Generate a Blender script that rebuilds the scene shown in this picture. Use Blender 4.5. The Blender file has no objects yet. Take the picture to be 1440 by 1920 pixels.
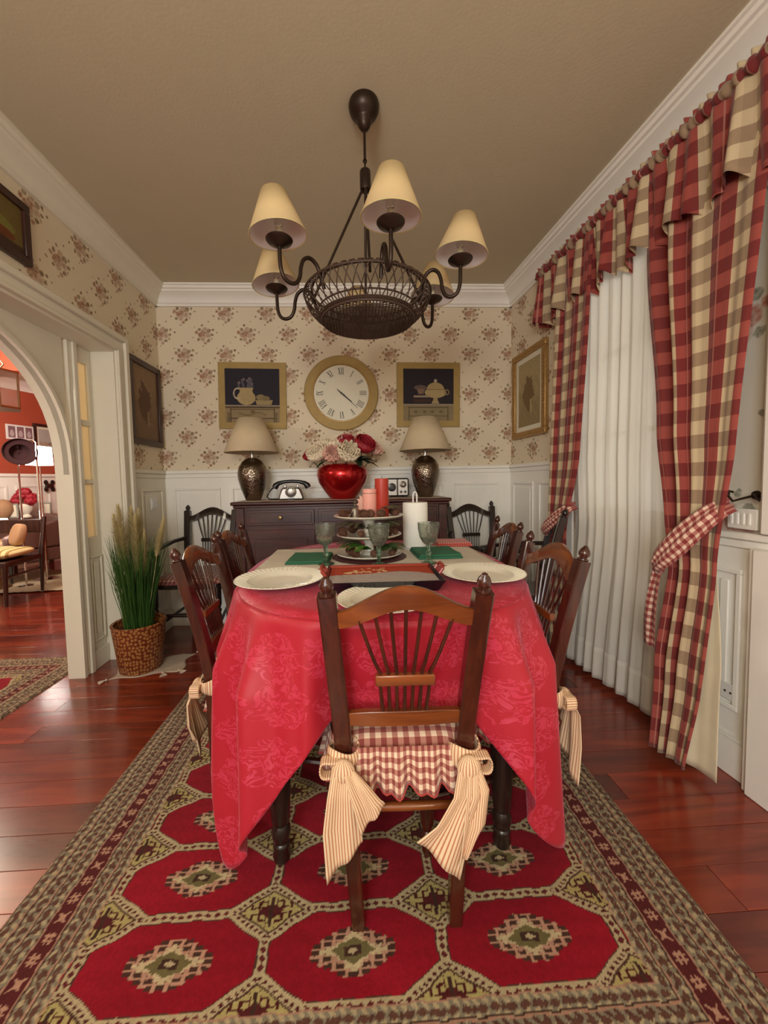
import bpy, bmesh, math, random
import numpy as np
from mathutils import Vector, Matrix
PI = math.pi; R = math.radians
C = bpy.context.scene.collection
random.seed(7)
# ------------------------------------------------------------------ camera
CAMH = 1.08
yaw, pitch, roll = R(2.7), R(3.2), R(1.1)
fw = Vector((math.sin(yaw)*math.cos(pitch), math.cos(yaw)*math.cos(pitch), -math.sin(pitch)))
rt = Vector((math.cos(yaw), -math.sin(yaw), 0)); up = rt.cross(fw)
r2 = rt*math.cos(roll)-up*math.sin(roll); u2 = rt*math.sin(roll)+up*math.cos(roll)
cd = bpy.data.cameras.new('camera'); cam = bpy.data.objects.new('camera', cd); C.objects.link(cam)
m3 = Matrix((r2, u2, -fw)).transposed()
cam.matrix_world = Matrix.Translation((0, 0, CAMH)) @ m3.to_4x4()
cd.sensor_fit = 'VERTICAL'; cd.sensor_height = 24; cd.sensor_width = 18
cd.lens = 710/1920*24; cd.shift_x = (720-696.5)/1920; cd.shift_y = -(960-943)/1920
cd.clip_start = 0.02
bpy.context.scene.camera = cam
# ------------------------------------------------------------------ world, lights, exposure
sc = bpy.context.scene
sc.view_settings.view_transform = 'Standard'; sc.view_settings.look = 'None'
sc.view_settings.gamma = 1; sc.view_settings.use_curve_mapping = False
sc.view_settings.exposure = 0.9
w = bpy.data.worlds.new('world'); sc.world = w; w.use_nodes = True
w.node_tree.nodes['Background'].inputs[0].default_value = (1.0, 0.93, 0.84, 1)
w.node_tree.nodes['Background'].inputs[1].default_value = 0.75
def area(name, loc, target, size, power, col, sy=None):
    l = bpy.data.lights.new(name, 'AREA'); l.energy = power; l.color = col; l.size = size
    if sy: l.shape = 'RECTANGLE'; l.size_y = sy
    o = bpy.data.objects.new(name, l); C.objects.link(o); o.location = loc
    o.rotation_euler = (Vector(target)-Vector(loc)).to_track_quat('-Z', 'Y').to_euler()
    return o
def point(name, loc, r, power, col):
    l = bpy.data.lights.new(name, 'POINT'); l.energy = power; l.color = col; l.shadow_soft_size = r
    o = bpy.data.objects.new(name, l); C.objects.link(o); o.location = loc; return o
WARM = (1.0, 0.90, 0.70)
point('room_lamp_light', (-0.35, -0.65, 1.75), 0.13, 17, WARM)
point('hall_lamp_light', (0.45, -1.5, 1.3), 0.15, 10, WARM)
point('salon_ceiling_lamp', (-3.4, 3.05, 2.1), 0.14, 70, (1.0, 0.88, 0.76))
area('rear_fill_light', (-0.75, -2.1, 1.45), (0.5, 1.6, 0.9), 1.1, 26, (0.90, 0.95, 1.0), 1.3)  # added cool fill behind the viewer, lifts the right wall, sheer and wainscot
point('salon_lamp_light', (-2.7, 0.5, 1.9), 0.12, 22, (1.0, 0.86, 0.68))
# ------------------------------------------------------------------ materials
def newmat(name):
    m = bpy.data.materials.new(name); m.use_nodes = True
    nt = m.node_tree; b = nt.nodes['Principled BSDF']; return m, nt, b
def N(nt, t, **k):
    n = nt.nodes.new(t)
    for a, v in k.items(): setattr(n, a, v)
    return n
def setin(n, **k):
    for a, v in k.items(): n.inputs[a.replace('_', ' ')].default_value = v
def math_(nt, op, a, b=None, c=None):
    n = nt.nodes.new('ShaderNodeMath'); n.operation = op
    for i, v in enumerate((a, b, c)):
        if v is None: continue
        if isinstance(v, (int, float)): n.inputs[i].default_value = v
        else: nt.links.new(v, n.inputs[i])
    return n.outputs[0]
def mixc(nt, f, a, b, mode='MIX'):
    n = nt.nodes.new('ShaderNodeMix'); n.data_type = 'RGBA'; n.blend_type = mode
    for i, v in ((0, f), (6, a), (7, b)):
        if isinstance(v, tuple): n.inputs[i].default_value = (*v[:3], 1)
        elif isinstance(v, (int, float)): n.inputs[i].default_value = v
        else: nt.links.new(v, n.inputs[i])
    return n.outputs[2]
def bumpn(nt, b, h, s, d=0.002):
    n = nt.nodes.new('ShaderNodeBump'); n.inputs['Strength'].default_value = s; n.inputs['Distance'].default_value = d
    nt.links.new(h, n.inputs['Height']); nt.links.new(n.outputs[0], b.inputs['Normal'])
def noise(nt, scale, detail=4, vec=None, dist=0.0):
    n = nt.nodes.new('ShaderNodeTexNoise'); n.inputs['Scale'].default_value = scale
    n.inputs['Detail'].default_value = detail; n.inputs['Distortion'].default_value = dist
    if vec is None:
        tc = nt.nodes.new('ShaderNodeTexCoord'); vec = tc.outputs['Object']
    nt.links.new(vec, n.inputs['Vector']); return n.outputs['Fac']
def plain(name, col, rough=0.5, metal=0.0, var=0.12, scale=12, bump=0.0, bscale=60, coat=0.0, sheen=0.0, spec=0.5):
    m, nt, b = newmat(name)
    f = noise(nt, scale)
    c = mixc(nt, f, tuple(x*(1-var) for x in col), tuple(min(1, x*(1+var)) for x in col))
    nt.links.new(c, b.inputs['Base Color'])
    setin(b, Roughness=rough, Metallic=metal)
    b.inputs['Coat Weight'].default_value = coat; b.inputs['Sheen Weight'].default_value = sheen
    b.inputs['Specular IOR Level'].default_value = spec
    if bump: bumpn(nt, b, noise(nt, bscale), bump)
    return m
def wood(name, c1, c2, rough=0.3, scale=6, axis=2, coat=0.3, rnd=False):
    m, nt, b = newmat(name)
    tc = N(nt, 'ShaderNodeTexCoord'); mp = N(nt, 'ShaderNodeMapping')
    s = [scale*4]*3; s[axis] = scale*0.5; mp.inputs['Scale'].default_value = s
    nt.links.new(tc.outputs['Object'], mp.inputs['Vector'])
    v = mp.outputs[0]
    if rnd:
        oi = N(nt, 'ShaderNodeObjectInfo'); va = N(nt, 'ShaderNodeVectorMath'); va.operation = 'ADD'
        cx = N(nt, 'ShaderNodeCombineXYZ'); nt.links.new(math_(nt, 'MULTIPLY', oi.outputs['Random'], 60.0), cx.inputs[0])
        nt.links.new(v, va.inputs[0]); nt.links.new(cx.outputs[0], va.inputs[1]); v = va.outputs[0]
    f = noise(nt, 1.0, 6, v, 1.2)
    r = N(nt, 'ShaderNodeValToRGB'); r.color_ramp.elements[0].position = 0.35; r.color_ramp.elements[1].position = 0.68
    r.color_ramp.elements[0].color = (*c1, 1); r.color_ramp.elements[1].color = (*c2, 1)
    nt.links.new(f, r.inputs[0]); c = r.outputs[0]
    if rnd:
        k = math_(nt, 'MULTIPLY_ADD', oi.outputs['Random'], 0.75, 0.6)
        kc = N(nt, 'ShaderNodeCombineColor')
        for i in range(3): nt.links.new(k, kc.inputs[i])
        c = mixc(nt, 1.0, c, kc.outputs[0], 'MULTIPLY')
    nt.links.new(c, b.inputs['Base Color']); setin(b, Roughness=rough)
    b.inputs['Coat Weight'].default_value = coat; b.inputs['Coat Roughness'].default_value = 0.12
    bumpn(nt, b, f, 0.12, 0.001)
    return m
def attrmat(name, rough=0.9, sheen=0.0, bump=0.0, bscale=400, spec=0.3):
    m, nt, b = newmat(name)
    a = N(nt, 'ShaderNodeAttribute'); a.attribute_name = 'Col'
    f = noise(nt, 90); k = mixc(nt, f, (0.72, 0.72, 0.72), (1.15, 1.15, 1.15))
    nt.links.new(mixc(nt, 1.0, a.outputs['Color'], k, 'MULTIPLY'), b.inputs['Base Color'])
    setin(b, Roughness=rough); b.inputs['Sheen Weight'].default_value = sheen
    b.inputs['Specular IOR Level'].default_value = spec
    if bump: bumpn(nt, b, noise(nt, bscale), bump)
    return m
def uvxy(nt):
    tc = N(nt, 'ShaderNodeUVMap'); tc.uv_map = 'UV'; s = N(nt, 'ShaderNodeSeparateXYZ'); nt.links.new(tc.outputs[0], s.inputs[0])
    return tc.outputs[0], s.outputs[0], s.outputs[1]
def stripe(nt, x, period, width, phase=0.0):
    a = math_(nt, 'FRACT', math_(nt, 'ADD', math_(nt, 'DIVIDE', x, period), phase+50.0))
    return math_(nt, 'LESS_THAN', a, width)
def weave_bump(nt, b, s=0.25):
    bumpn(nt, b, noise(nt, 350, 2), s, 0.001)
def gingham(name, light, mid, dark, cell):
    m, nt, b = newmat(name); v, x, y = uvxy(nt)
    sx = stripe(nt, x, cell*2, 0.5); sy = stripe(nt, y, cell*2, 0.5)
    k = math_(nt, 'MULTIPLY', math_(nt, 'ADD', sx, sy), 0.5)
    r = N(nt, 'ShaderNodeValToRGB'); r.color_ramp.interpolation = 'CONSTANT'
    e = r.color_ramp.elements; e[0].color = (*light, 1); e[1].position = 0.3; e[1].color = (*mid, 1)
    e2 = e.new(0.8); e2.color = (*dark, 1)
    nt.links.new(k, r.inputs[0]); nt.links.new(r.outputs[0], b.inputs['Base Color'])
    setin(b, Roughness=0.9); b.inputs['Sheen Weight'].default_value = 0.2; weave_bump(nt, b); return m
def plaid(name):
    m, nt, b = newmat(name); v, x, y = uvxy(nt)
    red = stripe(nt, x, 0.33, 0.56); thin = stripe(nt, x, 0.33, 0.035, -0.2)
    row = stripe(nt, y, 0.098, 0.5)
    creamc = mixc(nt, row, (0.60, 0.48, 0.30), (0.33, 0.23, 0.14))
    redc = mixc(nt, row, (0.33, 0.06, 0.045), (0.17, 0.013, 0.013))
    c = mixc(nt, red, creamc, redc); c = mixc(nt, math_(nt, 'MULTIPLY', thin, 0.6), c, (0.55, 0.25, 0.2))
    col2 = stripe(nt, x, 0.099, 0.5)
    c = mixc(nt, math_(nt, 'MULTIPLY', col2, 0.16), c, (0.12, 0.04, 0.03))
    nt.links.new(c, b.inputs['Base Color']); setin(b, Roughness=0.85); b.inputs['Sheen Weight'].default_value = 0.2
    weave_bump(nt, b); return m
def ticking(name, light, dark, period, width=0.35, axis=0):
    m, nt, b = newmat(name); v, x, y = uvxy(nt)
    s = stripe(nt, x if axis == 0 else y, period, width)
    nt.links.new(mixc(nt, s, light, dark), b.inputs['Base Color']); setin(b, Roughness=0.9)
    weave_bump(nt, b); return m
def wallpaper(name, base, rose, leaf, per=(0.31, 0.152), sc_=1.0):
    m, nt, b = newmat(name); v, x, y = uvxy(nt)
    nz = N(nt, 'ShaderNodeTexNoise'); nz.inputs['Scale'].default_value = 45; nz.inputs['Detail'].default_value = 3
    nt.links.new(v, nz.inputs['Vector'])
    sp = N(nt, 'ShaderNodeSeparateColor'); nt.links.new(nz.outputs['Color'], sp.inputs[0])
    x = math_(nt, 'ADD', x, math_(nt, 'MULTIPLY', math_(nt, 'SUBTRACT', sp.outputs[0], 0.5), 0.022))
    y = math_(nt, 'ADD', y, math_(nt, 'MULTIPLY', math_(nt, 'SUBTRACT', sp.outputs[1], 0.5), 0.022))
    row = math_(nt, 'FLOOR', math_(nt, 'DIVIDE', y, per[1]))
    odd = math_(nt, 'FRACT', math_(nt, 'MULTIPLY', row, 0.5))
    xs = math_(nt, 'ADD', math_(nt, 'ADD', x, math_(nt, 'MULTIPLY', odd, per[0])), 100*per[0])
    lx = math_(nt, 'MULTIPLY', math_(nt, 'SUBTRACT', math_(nt, 'FRACT', math_(nt, 'DIVIDE', xs, per[0])), 0.5), per[0])
    ly = math_(nt, 'MULTIPLY', math_(nt, 'SUBTRACT', math_(nt, 'FRACT', math_(nt, 'DIVIDE', math_(nt, 'ADD', y, 100*per[1]), per[1])), 0.5), per[1])
    cv = N(nt, 'ShaderNodeCombineXYZ'); nt.links.new(lx, cv.inputs[0]); nt.links.new(ly, cv.inputs[1])
    rr = random.Random(3)
    bl = [(-.0, .005, .027, 0), (.022, -.008, .022, 1), (-.026, -.004, .020, 0), (.004, .032, .018, 1), (-.012, -.031, .019, 1), (.03, .024, .014, 2),
          (-.032, .03, .012, 2), (-.052, .012, .012, 0), (.05, -.004, .010, 2), (.024, -.042, .012, 2), (-.04, -.034, .010, 2), (.056, .03, .008, 2),
          (.004, -.058, .011, 0), (-.015, .058, .008, 2), (.045, -.03, .009, 1), (-.075, -.02, .006, 2), (.082, .012, .006, 2), (-.062, .045, .006, 1), (.125, .06, .005, 2), (-.11, -.055, .005, 2)]
    c = base; mask = None
    nb = noise(nt, 70, 3, v)
    vor = N(nt, 'ShaderNodeTexVoronoi'); vor.inputs['Scale'].default_value = 75; nt.links.new(v, vor.inputs['Vector'])
    cols = {0: rose, 1: tuple(a*0.6+d*0.4 for a, d in zip(rose, base)), 2: leaf}
    for bx_, by_, r_, k in bl:
        vm = N(nt, 'ShaderNodeVectorMath'); vm.operation = 'DISTANCE'; nt.links.new(cv.outputs[0], vm.inputs[0])
        vm.inputs[1].default_value = (bx_*sc_, by_*sc_, 0)
        mr = N(nt, 'ShaderNodeMapRange'); mr.inputs[1].default_value = r_*sc_*1.05; mr.inputs[2].default_value = r_*sc_*0.75
        nt.links.new(vm.outputs['Value'], mr.inputs[0])
        c = mixc(nt, mr.outputs[0], c, cols[k])
        if k != 2:
            mr2 = N(nt, 'ShaderNodeMapRange'); mr2.inputs[1].default_value = r_*sc_*0.5; mr2.inputs[2].default_value = r_*sc_*0.2
            nt.links.new(vm.outputs['Value'], mr2.inputs[0])
            c = mixc(nt, math_(nt, 'MULTIPLY', mr2.outputs[0], 0.5), c, tuple(q*0.7 for q in rose))
    mr = N(nt, 'ShaderNodeMapRange'); mr.inputs[1].default_value = 0.35; mr.inputs[2].default_value = 0.62
    nt.links.new(nb, mr.inputs[0])
    c = mixc(nt, math_(nt, 'MULTIPLY', mr.outputs[0], 0.40), c, base)
    nt.links.new(c, b.inputs['Base Color']); setin(b, Roughness=0.75)
    bumpn(nt, b, noise(nt, 250, 2), 0.08, 0.001); return m
def glass(name, col, rough=0.05, bumps=0, scale=60):
    m, nt, b = newmat(name); b.inputs['Base Color'].default_value = (*col, 1)
    setin(b, Roughness=rough, IOR=1.45); b.inputs['Transmission Weight'].default_value = 0.93
    f = noise(nt, 20); nt.links.new(mixc(nt, f, tuple(x*0.93 for x in col), col), b.inputs['Base Color'])
    if bumps:
        vo = N(nt, 'ShaderNodeTexVoronoi'); vo.inputs['Scale'].default_value = scale
        tc = N(nt, 'ShaderNodeTexCoord'); nt.links.new(tc.outputs['Object'], vo.inputs['Vector'])
        bumpn(nt, b, vo.outputs['Distance'], bumps, 0.004)
    return m
def sheer_mat(name, col, tr):
    m, nt, b = newmat(name); out = nt.nodes['Material Output']
    f = noise(nt, 200); c = mixc(nt, f, tuple(x*.95 for x in col), col)
    d = N(nt, 'ShaderNodeBsdfDiffuse'); t = N(nt, 'ShaderNodeBsdfTranslucent'); p = N(nt, 'ShaderNodeBsdfTransparent')
    nt.links.new(c, d.inputs[0]); nt.links.new(c, t.inputs[0])
    a = N(nt, 'ShaderNodeMixShader'); a.inputs[0].default_value = 0.36; nt.links.new(d.outputs[0], a.inputs[1]); nt.links.new(t.outputs[0], a.inputs[2])
    e = N(nt, 'ShaderNodeMixShader'); e.inputs[0].default_value = tr; nt.links.new(a.outputs[0], e.inputs[1]); nt.links.new(p.outputs[0], e.inputs[2])
    nt.links.new(e.outputs[0], out.inputs[0]); nt.nodes.remove(b); return m
def emis(name, col, s):
    m, nt, b = newmat(name); b.inputs['Base Color'].default_value = (*col, 1)
    f = noise(nt, 8); c = mixc(nt, f, tuple(x*0.96 for x in col), col)
    nt.links.new(c, b.inputs['Emission Color']); b.inputs['Emission Strength'].default_value = s; return m
def damask(name, col, hi):
    m, nt, b = newmat(name); v, x, y = uvxy(nt)
    nz = N(nt, 'ShaderNodeTexNoise'); nz.inputs['Scale'].default_value = 24; nz.inputs['Detail'].default_value = 1; nt.links.new(v, nz.inputs[0])
    va = N(nt, 'ShaderNodeVectorMath'); va.operation = 'MULTIPLY_ADD'; nt.links.new(nz.outputs['Color'], va.inputs[0])
    va.inputs[1].default_value = (0.05, 0.05, 0); nt.links.new(v, va.inputs[2])
    ring = noise(nt, 62, 2, va.outputs[0], 2.2)
    vc = N(nt, 'ShaderNodeTexVoronoi'); vc.voronoi_dimensions = '2D'; vc.inputs['Scale'].default_value = 7.5; vc.inputs['Randomness'].default_value = 0.25; nt.links.new(va.outputs[0], vc.inputs['Vector'])
    msk = math_(nt, 'LESS_THAN', vc.outputs['Distance'], 0.46)
    f = math_(nt, 'MULTIPLY', math_(nt, 'GREATER_THAN', ring, 0.515), msk)
    nt.links.new(mixc(nt, f, col, hi), b.inputs['Base Color'])
    nt.links.new(math_(nt, 'MULTIPLY_ADD', f, -0.2, 0.52), b.inputs['Roughness'])
    b.inputs['Sheen Weight'].default_value = 0.25; b.inputs['Sheen Tint'].default_value = (1, .5, .65, 1)
    b.inputs['Sheen Roughness'].default_value = 0.4
    bumpn(nt, b, f, 0.15, 0.001); return m
def hammered(name, col, rough):
    m, nt, b = newmat(name); tc = N(nt, 'ShaderNodeTexCoord')
    vo = N(nt, 'ShaderNodeTexVoronoi'); vo.inputs['Scale'].default_value = 85; nt.links.new(tc.outputs['Object'], vo.inputs['Vector'])
    f = noise(nt, 9); nt.links.new(mixc(nt, f, tuple(x*.6 for x in col), col), b.inputs['Base Color'])
    setin(b, Roughness=rough, Metallic=1.0); bumpn(nt, b, vo.outputs['Distance'], 0.5, 0.004); return m

M = {}
M['ceiling'] = plain('ceiling_paint', (0.58, 0.515, 0.37), 0.9, bump=0.25, bscale=90, var=0.03)
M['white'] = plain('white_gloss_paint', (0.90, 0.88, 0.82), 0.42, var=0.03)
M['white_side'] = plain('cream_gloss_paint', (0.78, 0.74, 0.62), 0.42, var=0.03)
M['paper'] = wallpaper('floral_wallpaper', (0.76, 0.66, 0.50), (0.34, 0.155, 0.08), (0.18, 0.105, 0.04), sc_=1.12)
M['paper_big'] = wallpaper('daylit_large_floral_wallpaper', (0.70, 0.66, 0.56), (0.45, 0.16, 0.12), (0.22, 0.22, 0.16), (0.52, 0.36), 2.0)  # near-wall paper: cool daylight is put into its greyer, pinker colours
M['plank'] = wood('cherry_floor_boards', (0.12, 0.013, 0.006), (0.25, 0.034, 0.012), 0.22, 3, 0, 0.5, True)
M['subfloor'] = plain('dark_floor_base', (0.05, 0.012, 0.008), 0.6)
M['chair'] = wood('cherry_chair_wood', (0.034, 0.008, 0.005), (0.075, 0.017, 0.008), 0.22, 7, 2, 0.5)
M['crest'] = wood('golden_cherry_wood', (0.13, 0.032, 0.008), (0.26, 0.072, 0.016), 0.25, 5, 0, 0.5)
M['blackwood'] = wood('black_stained_wood', (0.012, 0.007, 0.006), (0.03, 0.016, 0.012), 0.3, 7, 2, 0.3)
M['sidewood'] = wood('mahogany_sideboard_wood', (0.035, 0.006, 0.005), (0.075, 0.014, 0.009), 0.4, 4, 0, 0.2)
M['iron'] = plain('dark_bronze_metal', (0.035, 0.02, 0.013), 0.38, 0.6)
M['wicker'] = plain('dark_wicker', (0.05, 0.026, 0.015), 0.55)
M['shade'] = sheer_mat('cream_lampshade_fabric', (0.86, 0.69, 0.40), 0.0)
M['shade_in'] = plain('white_shade_lining', (0.93, 0.92, 0.90), 0.6, var=0.02)
M['lampshade'] = plain('ecru_lampshade_linen', (0.62, 0.50, 0.33), 0.9, bump=0.2, bscale=300)
M['bulb'] = glass('clear_bulb_glass', (0.95, 0.93, 0.9))
M['candle_tube'] = plain('ivory_socket', (0.8, 0.72, 0.5), 0.5)
M['hammer'] = hammered('hammered_pewter', (0.30, 0.24, 0.19), 0.24)
M['chrome'] = plain('polished_chrome', (0.7, 0.68, 0.64), 0.12, 1.0)
M['plaid'] = plaid('red_cream_check_fabric')
M['gingham'] = gingham('red_cream_gingham', (0.80, 0.63, 0.46), (0.45, 0.20, 0.15), (0.24, 0.05, 0.04), 0.0135)
M['gingham_s'] = gingham('small_red_gingham', (0.78, 0.58, 0.46), (0.42, 0.16, 0.13), (0.22, 0.03, 0.03), 0.013)
M['gingham_d'] = gingham('dark_red_gingham', (0.42, 0.26, 0.18), (0.22, 0.07, 0.06), (0.10, 0.02, 0.02), 0.012)
M['ticking'] = ticking('ticking_stripe_fabric', (0.80, 0.62, 0.40), (0.50, 0.20, 0.11), 0.0068)
M['piping'] = plain('red_piping', (0.42, 0.06, 0.05), 0.8)
M['sheer'] = sheer_mat('sheer_voile', (0.93, 0.90, 0.82), 0.05)
M['lining'] = plain('cream_curtain_lining', (0.72, 0.64, 0.46), 0.9)
M['cloth'] = damask('crimson_damask', (0.44, 0.010, 0.026), (0.55, 0.036, 0.075))
M['china'] = plain('white_china', (0.86, 0.82, 0.70), 0.22, var=0.03, coat=0.3)
M['wax_red'] = plain('red_wax', (0.42, 0.035, 0.02), 0.4)
M['wax_pink'] = plain('pink_wax', (0.80, 0.36, 0.30), 0.45)
M['lacquer'] = plain('black_lacquer', (0.008, 0.008, 0.014), 0.2, coat=0.4)
M['red_lac'] = plain('red_lacquer', (0.30, 0.035, 0.02), 0.3)
M['goblet'] = glass('smoky_green_glass', (0.66, 0.70, 0.62), 0.02, 0.3, 95)
M['goblet_stem'] = glass('dark_green_glass', (0.32, 0.50, 0.36), 0.1, 0.3)
M['green'] = plain('green_napkin_cloth', (0.035, 0.155, 0.085), 0.95, bump=0.3, bscale=300)
M['redcheck'] = gingham('red_check_cloth', (0.75, 0.45, 0.36), (0.50, 0.06, 0.045), (0.42, 0.03, 0.03), 0.006)
M['linen'] = plain('grey_linen_runner', (0.70, 0.63, 0.53), 0.9, bump=0.3, bscale=300)
M['matt'] = plain('dark_round_mat', (0.055, 0.012, 0.014), 0.6)
M['towel'] = plain('white_paper_towel', (0.88, 0.86, 0.80), 0.95, bump=0.2, bscale=120, var=0.02)
M['cone'] = plain('pine_cone_brown', (0.13, 0.055, 0.03), 0.7, var=0.6, scale=60)
M['fir'] = plain('green_fir', (0.035, 0.09, 0.02), 0.7, var=0.3)
M['fern'] = plain('fresh_green_fern', (0.07, 0.20, 0.02), 0.6, var=0.3)
M['dry'] = plain('dry_olive_foliage', (0.12, 0.10, 0.05), 0.8, var=0.4)
M['grass'] = plain('green_grass_blade', (0.05, 0.13, 0.025), 0.45, var=0.5, scale=8)
M['plume'] = plain('pale_grass_plume', (0.66, 0.56, 0.28), 0.95, var=0.2)
M['redvase'] = plain('metallic_red_glaze', (0.50, 0.008, 0.012), 0.22, 0.75, var=0.05, coat=0.5)
M['peony'] = plain('cream_petals', (0.82, 0.70, 0.52), 0.8, var=0.15, scale=30)
M['pinkpet'] = plain('blush_pink_petals', (0.78, 0.45, 0.36), 0.8, var=0.2, scale=30)
M['rose'] = plain('dark_red_petals', (0.34, 0.012, 0.025), 0.6, var=0.3, scale=30)
M['leaf'] = plain('dark_leaf', (0.012, 0.028, 0.012), 0.5, var=0.3)
M['gold'] = plain('olive_gold_paint', (0.38, 0.26, 0.085), 0.6, 0.15, var=0.15, scale=20)
M['goldf'] = plain('antique_gold', (0.42, 0.25, 0.09), 0.4, 0.6, var=0.5, scale=70, bump=0.6, bscale=90)
M['darkframe'] = wood('dark_frame_wood', (0.025, 0.008, 0.006), (0.06, 0.02, 0.013), 0.4, 6, 2, 0.2)
M['clockface'] = plain('clock_face', (0.74, 0.70, 0.56), 0.6, var=0.05)
M['ink'] = plain('black_ink', (0.02, 0.018, 0.015), 0.5)
M['paint'] = attrmat('painted_print', 0.7)
M['rug'] = attrmat('wool_pile', 1.0, 0.08, 0.5, 260, 0.04)
M['silver'] = plain('brushed_silver', (0.26, 0.24, 0.21), 0.3, 0.9)
M['blackplastic'] = plain('black_plastic', (0.012, 0.012, 0.014), 0.25)
M['whiteplastic'] = plain('white_plastic', (0.80, 0.80, 0.78), 0.35, var=0.02)
M['redwall'] = plain('brick_red_wall_paint', (0.42, 0.075, 0.035), 0.75, var=0.05)
M['frost'] = sheer_mat('frosted_cream_glass', (1.0, 0.88, 0.62), 0.05)
M['clear'] = glass('window_glass', (0.97, 0.98, 0.97), 0.0)
M['brownleather'] = plain('brown_leather', (0.10, 0.045, 0.035), 0.45, coat=0.2)
M['tanleather'] = plain('tan_cushion', (0.42, 0.24, 0.13), 0.7)
M['ikat'] = ticking('yellow_patterned_fabric', (0.70, 0.58, 0.30), (0.35, 0.22, 0.07), 0.06, 0.4)
M['lampglow'] = emis('glowing_lampshade', (1.0, 0.93, 0.86), 5.0)
M['hat'] = plain('burgundy_felt', (0.03, 0.006, 0.008), 0.95)
M['wool'] = plain('beige_shaggy_wool', (0.34, 0.27, 0.17), 1.0, var=0.4, scale=60, bump=1.0, bscale=150)
M['fringe'] = plain('cream_fringe_cloth', (0.52, 0.42, 0.33), 0.95, bump=0.5, bscale=120)
M['brass'] = plain('aged_brass', (0.25, 0.16, 0.07), 0.35, 0.9)
M['navy'] = plain('dark_purple_cloth', (0.03, 0.012, 0.045), 0.9)
def slices(name):
    m, nt, b = newmat(name); tc = N(nt, 'ShaderNodeUVMap'); tc.uv_map = 'UV'
    vo = N(nt, 'ShaderNodeTexVoronoi'); vo.voronoi_dimensions = '2D'; vo.inputs['Scale'].default_value = 48; vo.inputs['Randomness'].default_value = 0.55; nt.links.new(tc.outputs[0], vo.inputs['Vector'])
    r = N(nt, 'ShaderNodeMapRange'); r.inputs[1].default_value = 0.43; r.inputs[2].default_value = 0.38; nt.links.new(vo.outputs['Distance'], r.inputs[0])
    c = mixc(nt, r.outputs[0], (0.16, 0.03, 0.008), (0.40, 0.17, 0.05))
    nt.links.new(c, b.inputs['Base Color']); setin(b, Roughness=0.4); bumpn(nt, b, r.outputs[0], 0.8, 0.004); return m
M['slices'] = slices('wood_slice_mosaic')
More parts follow.
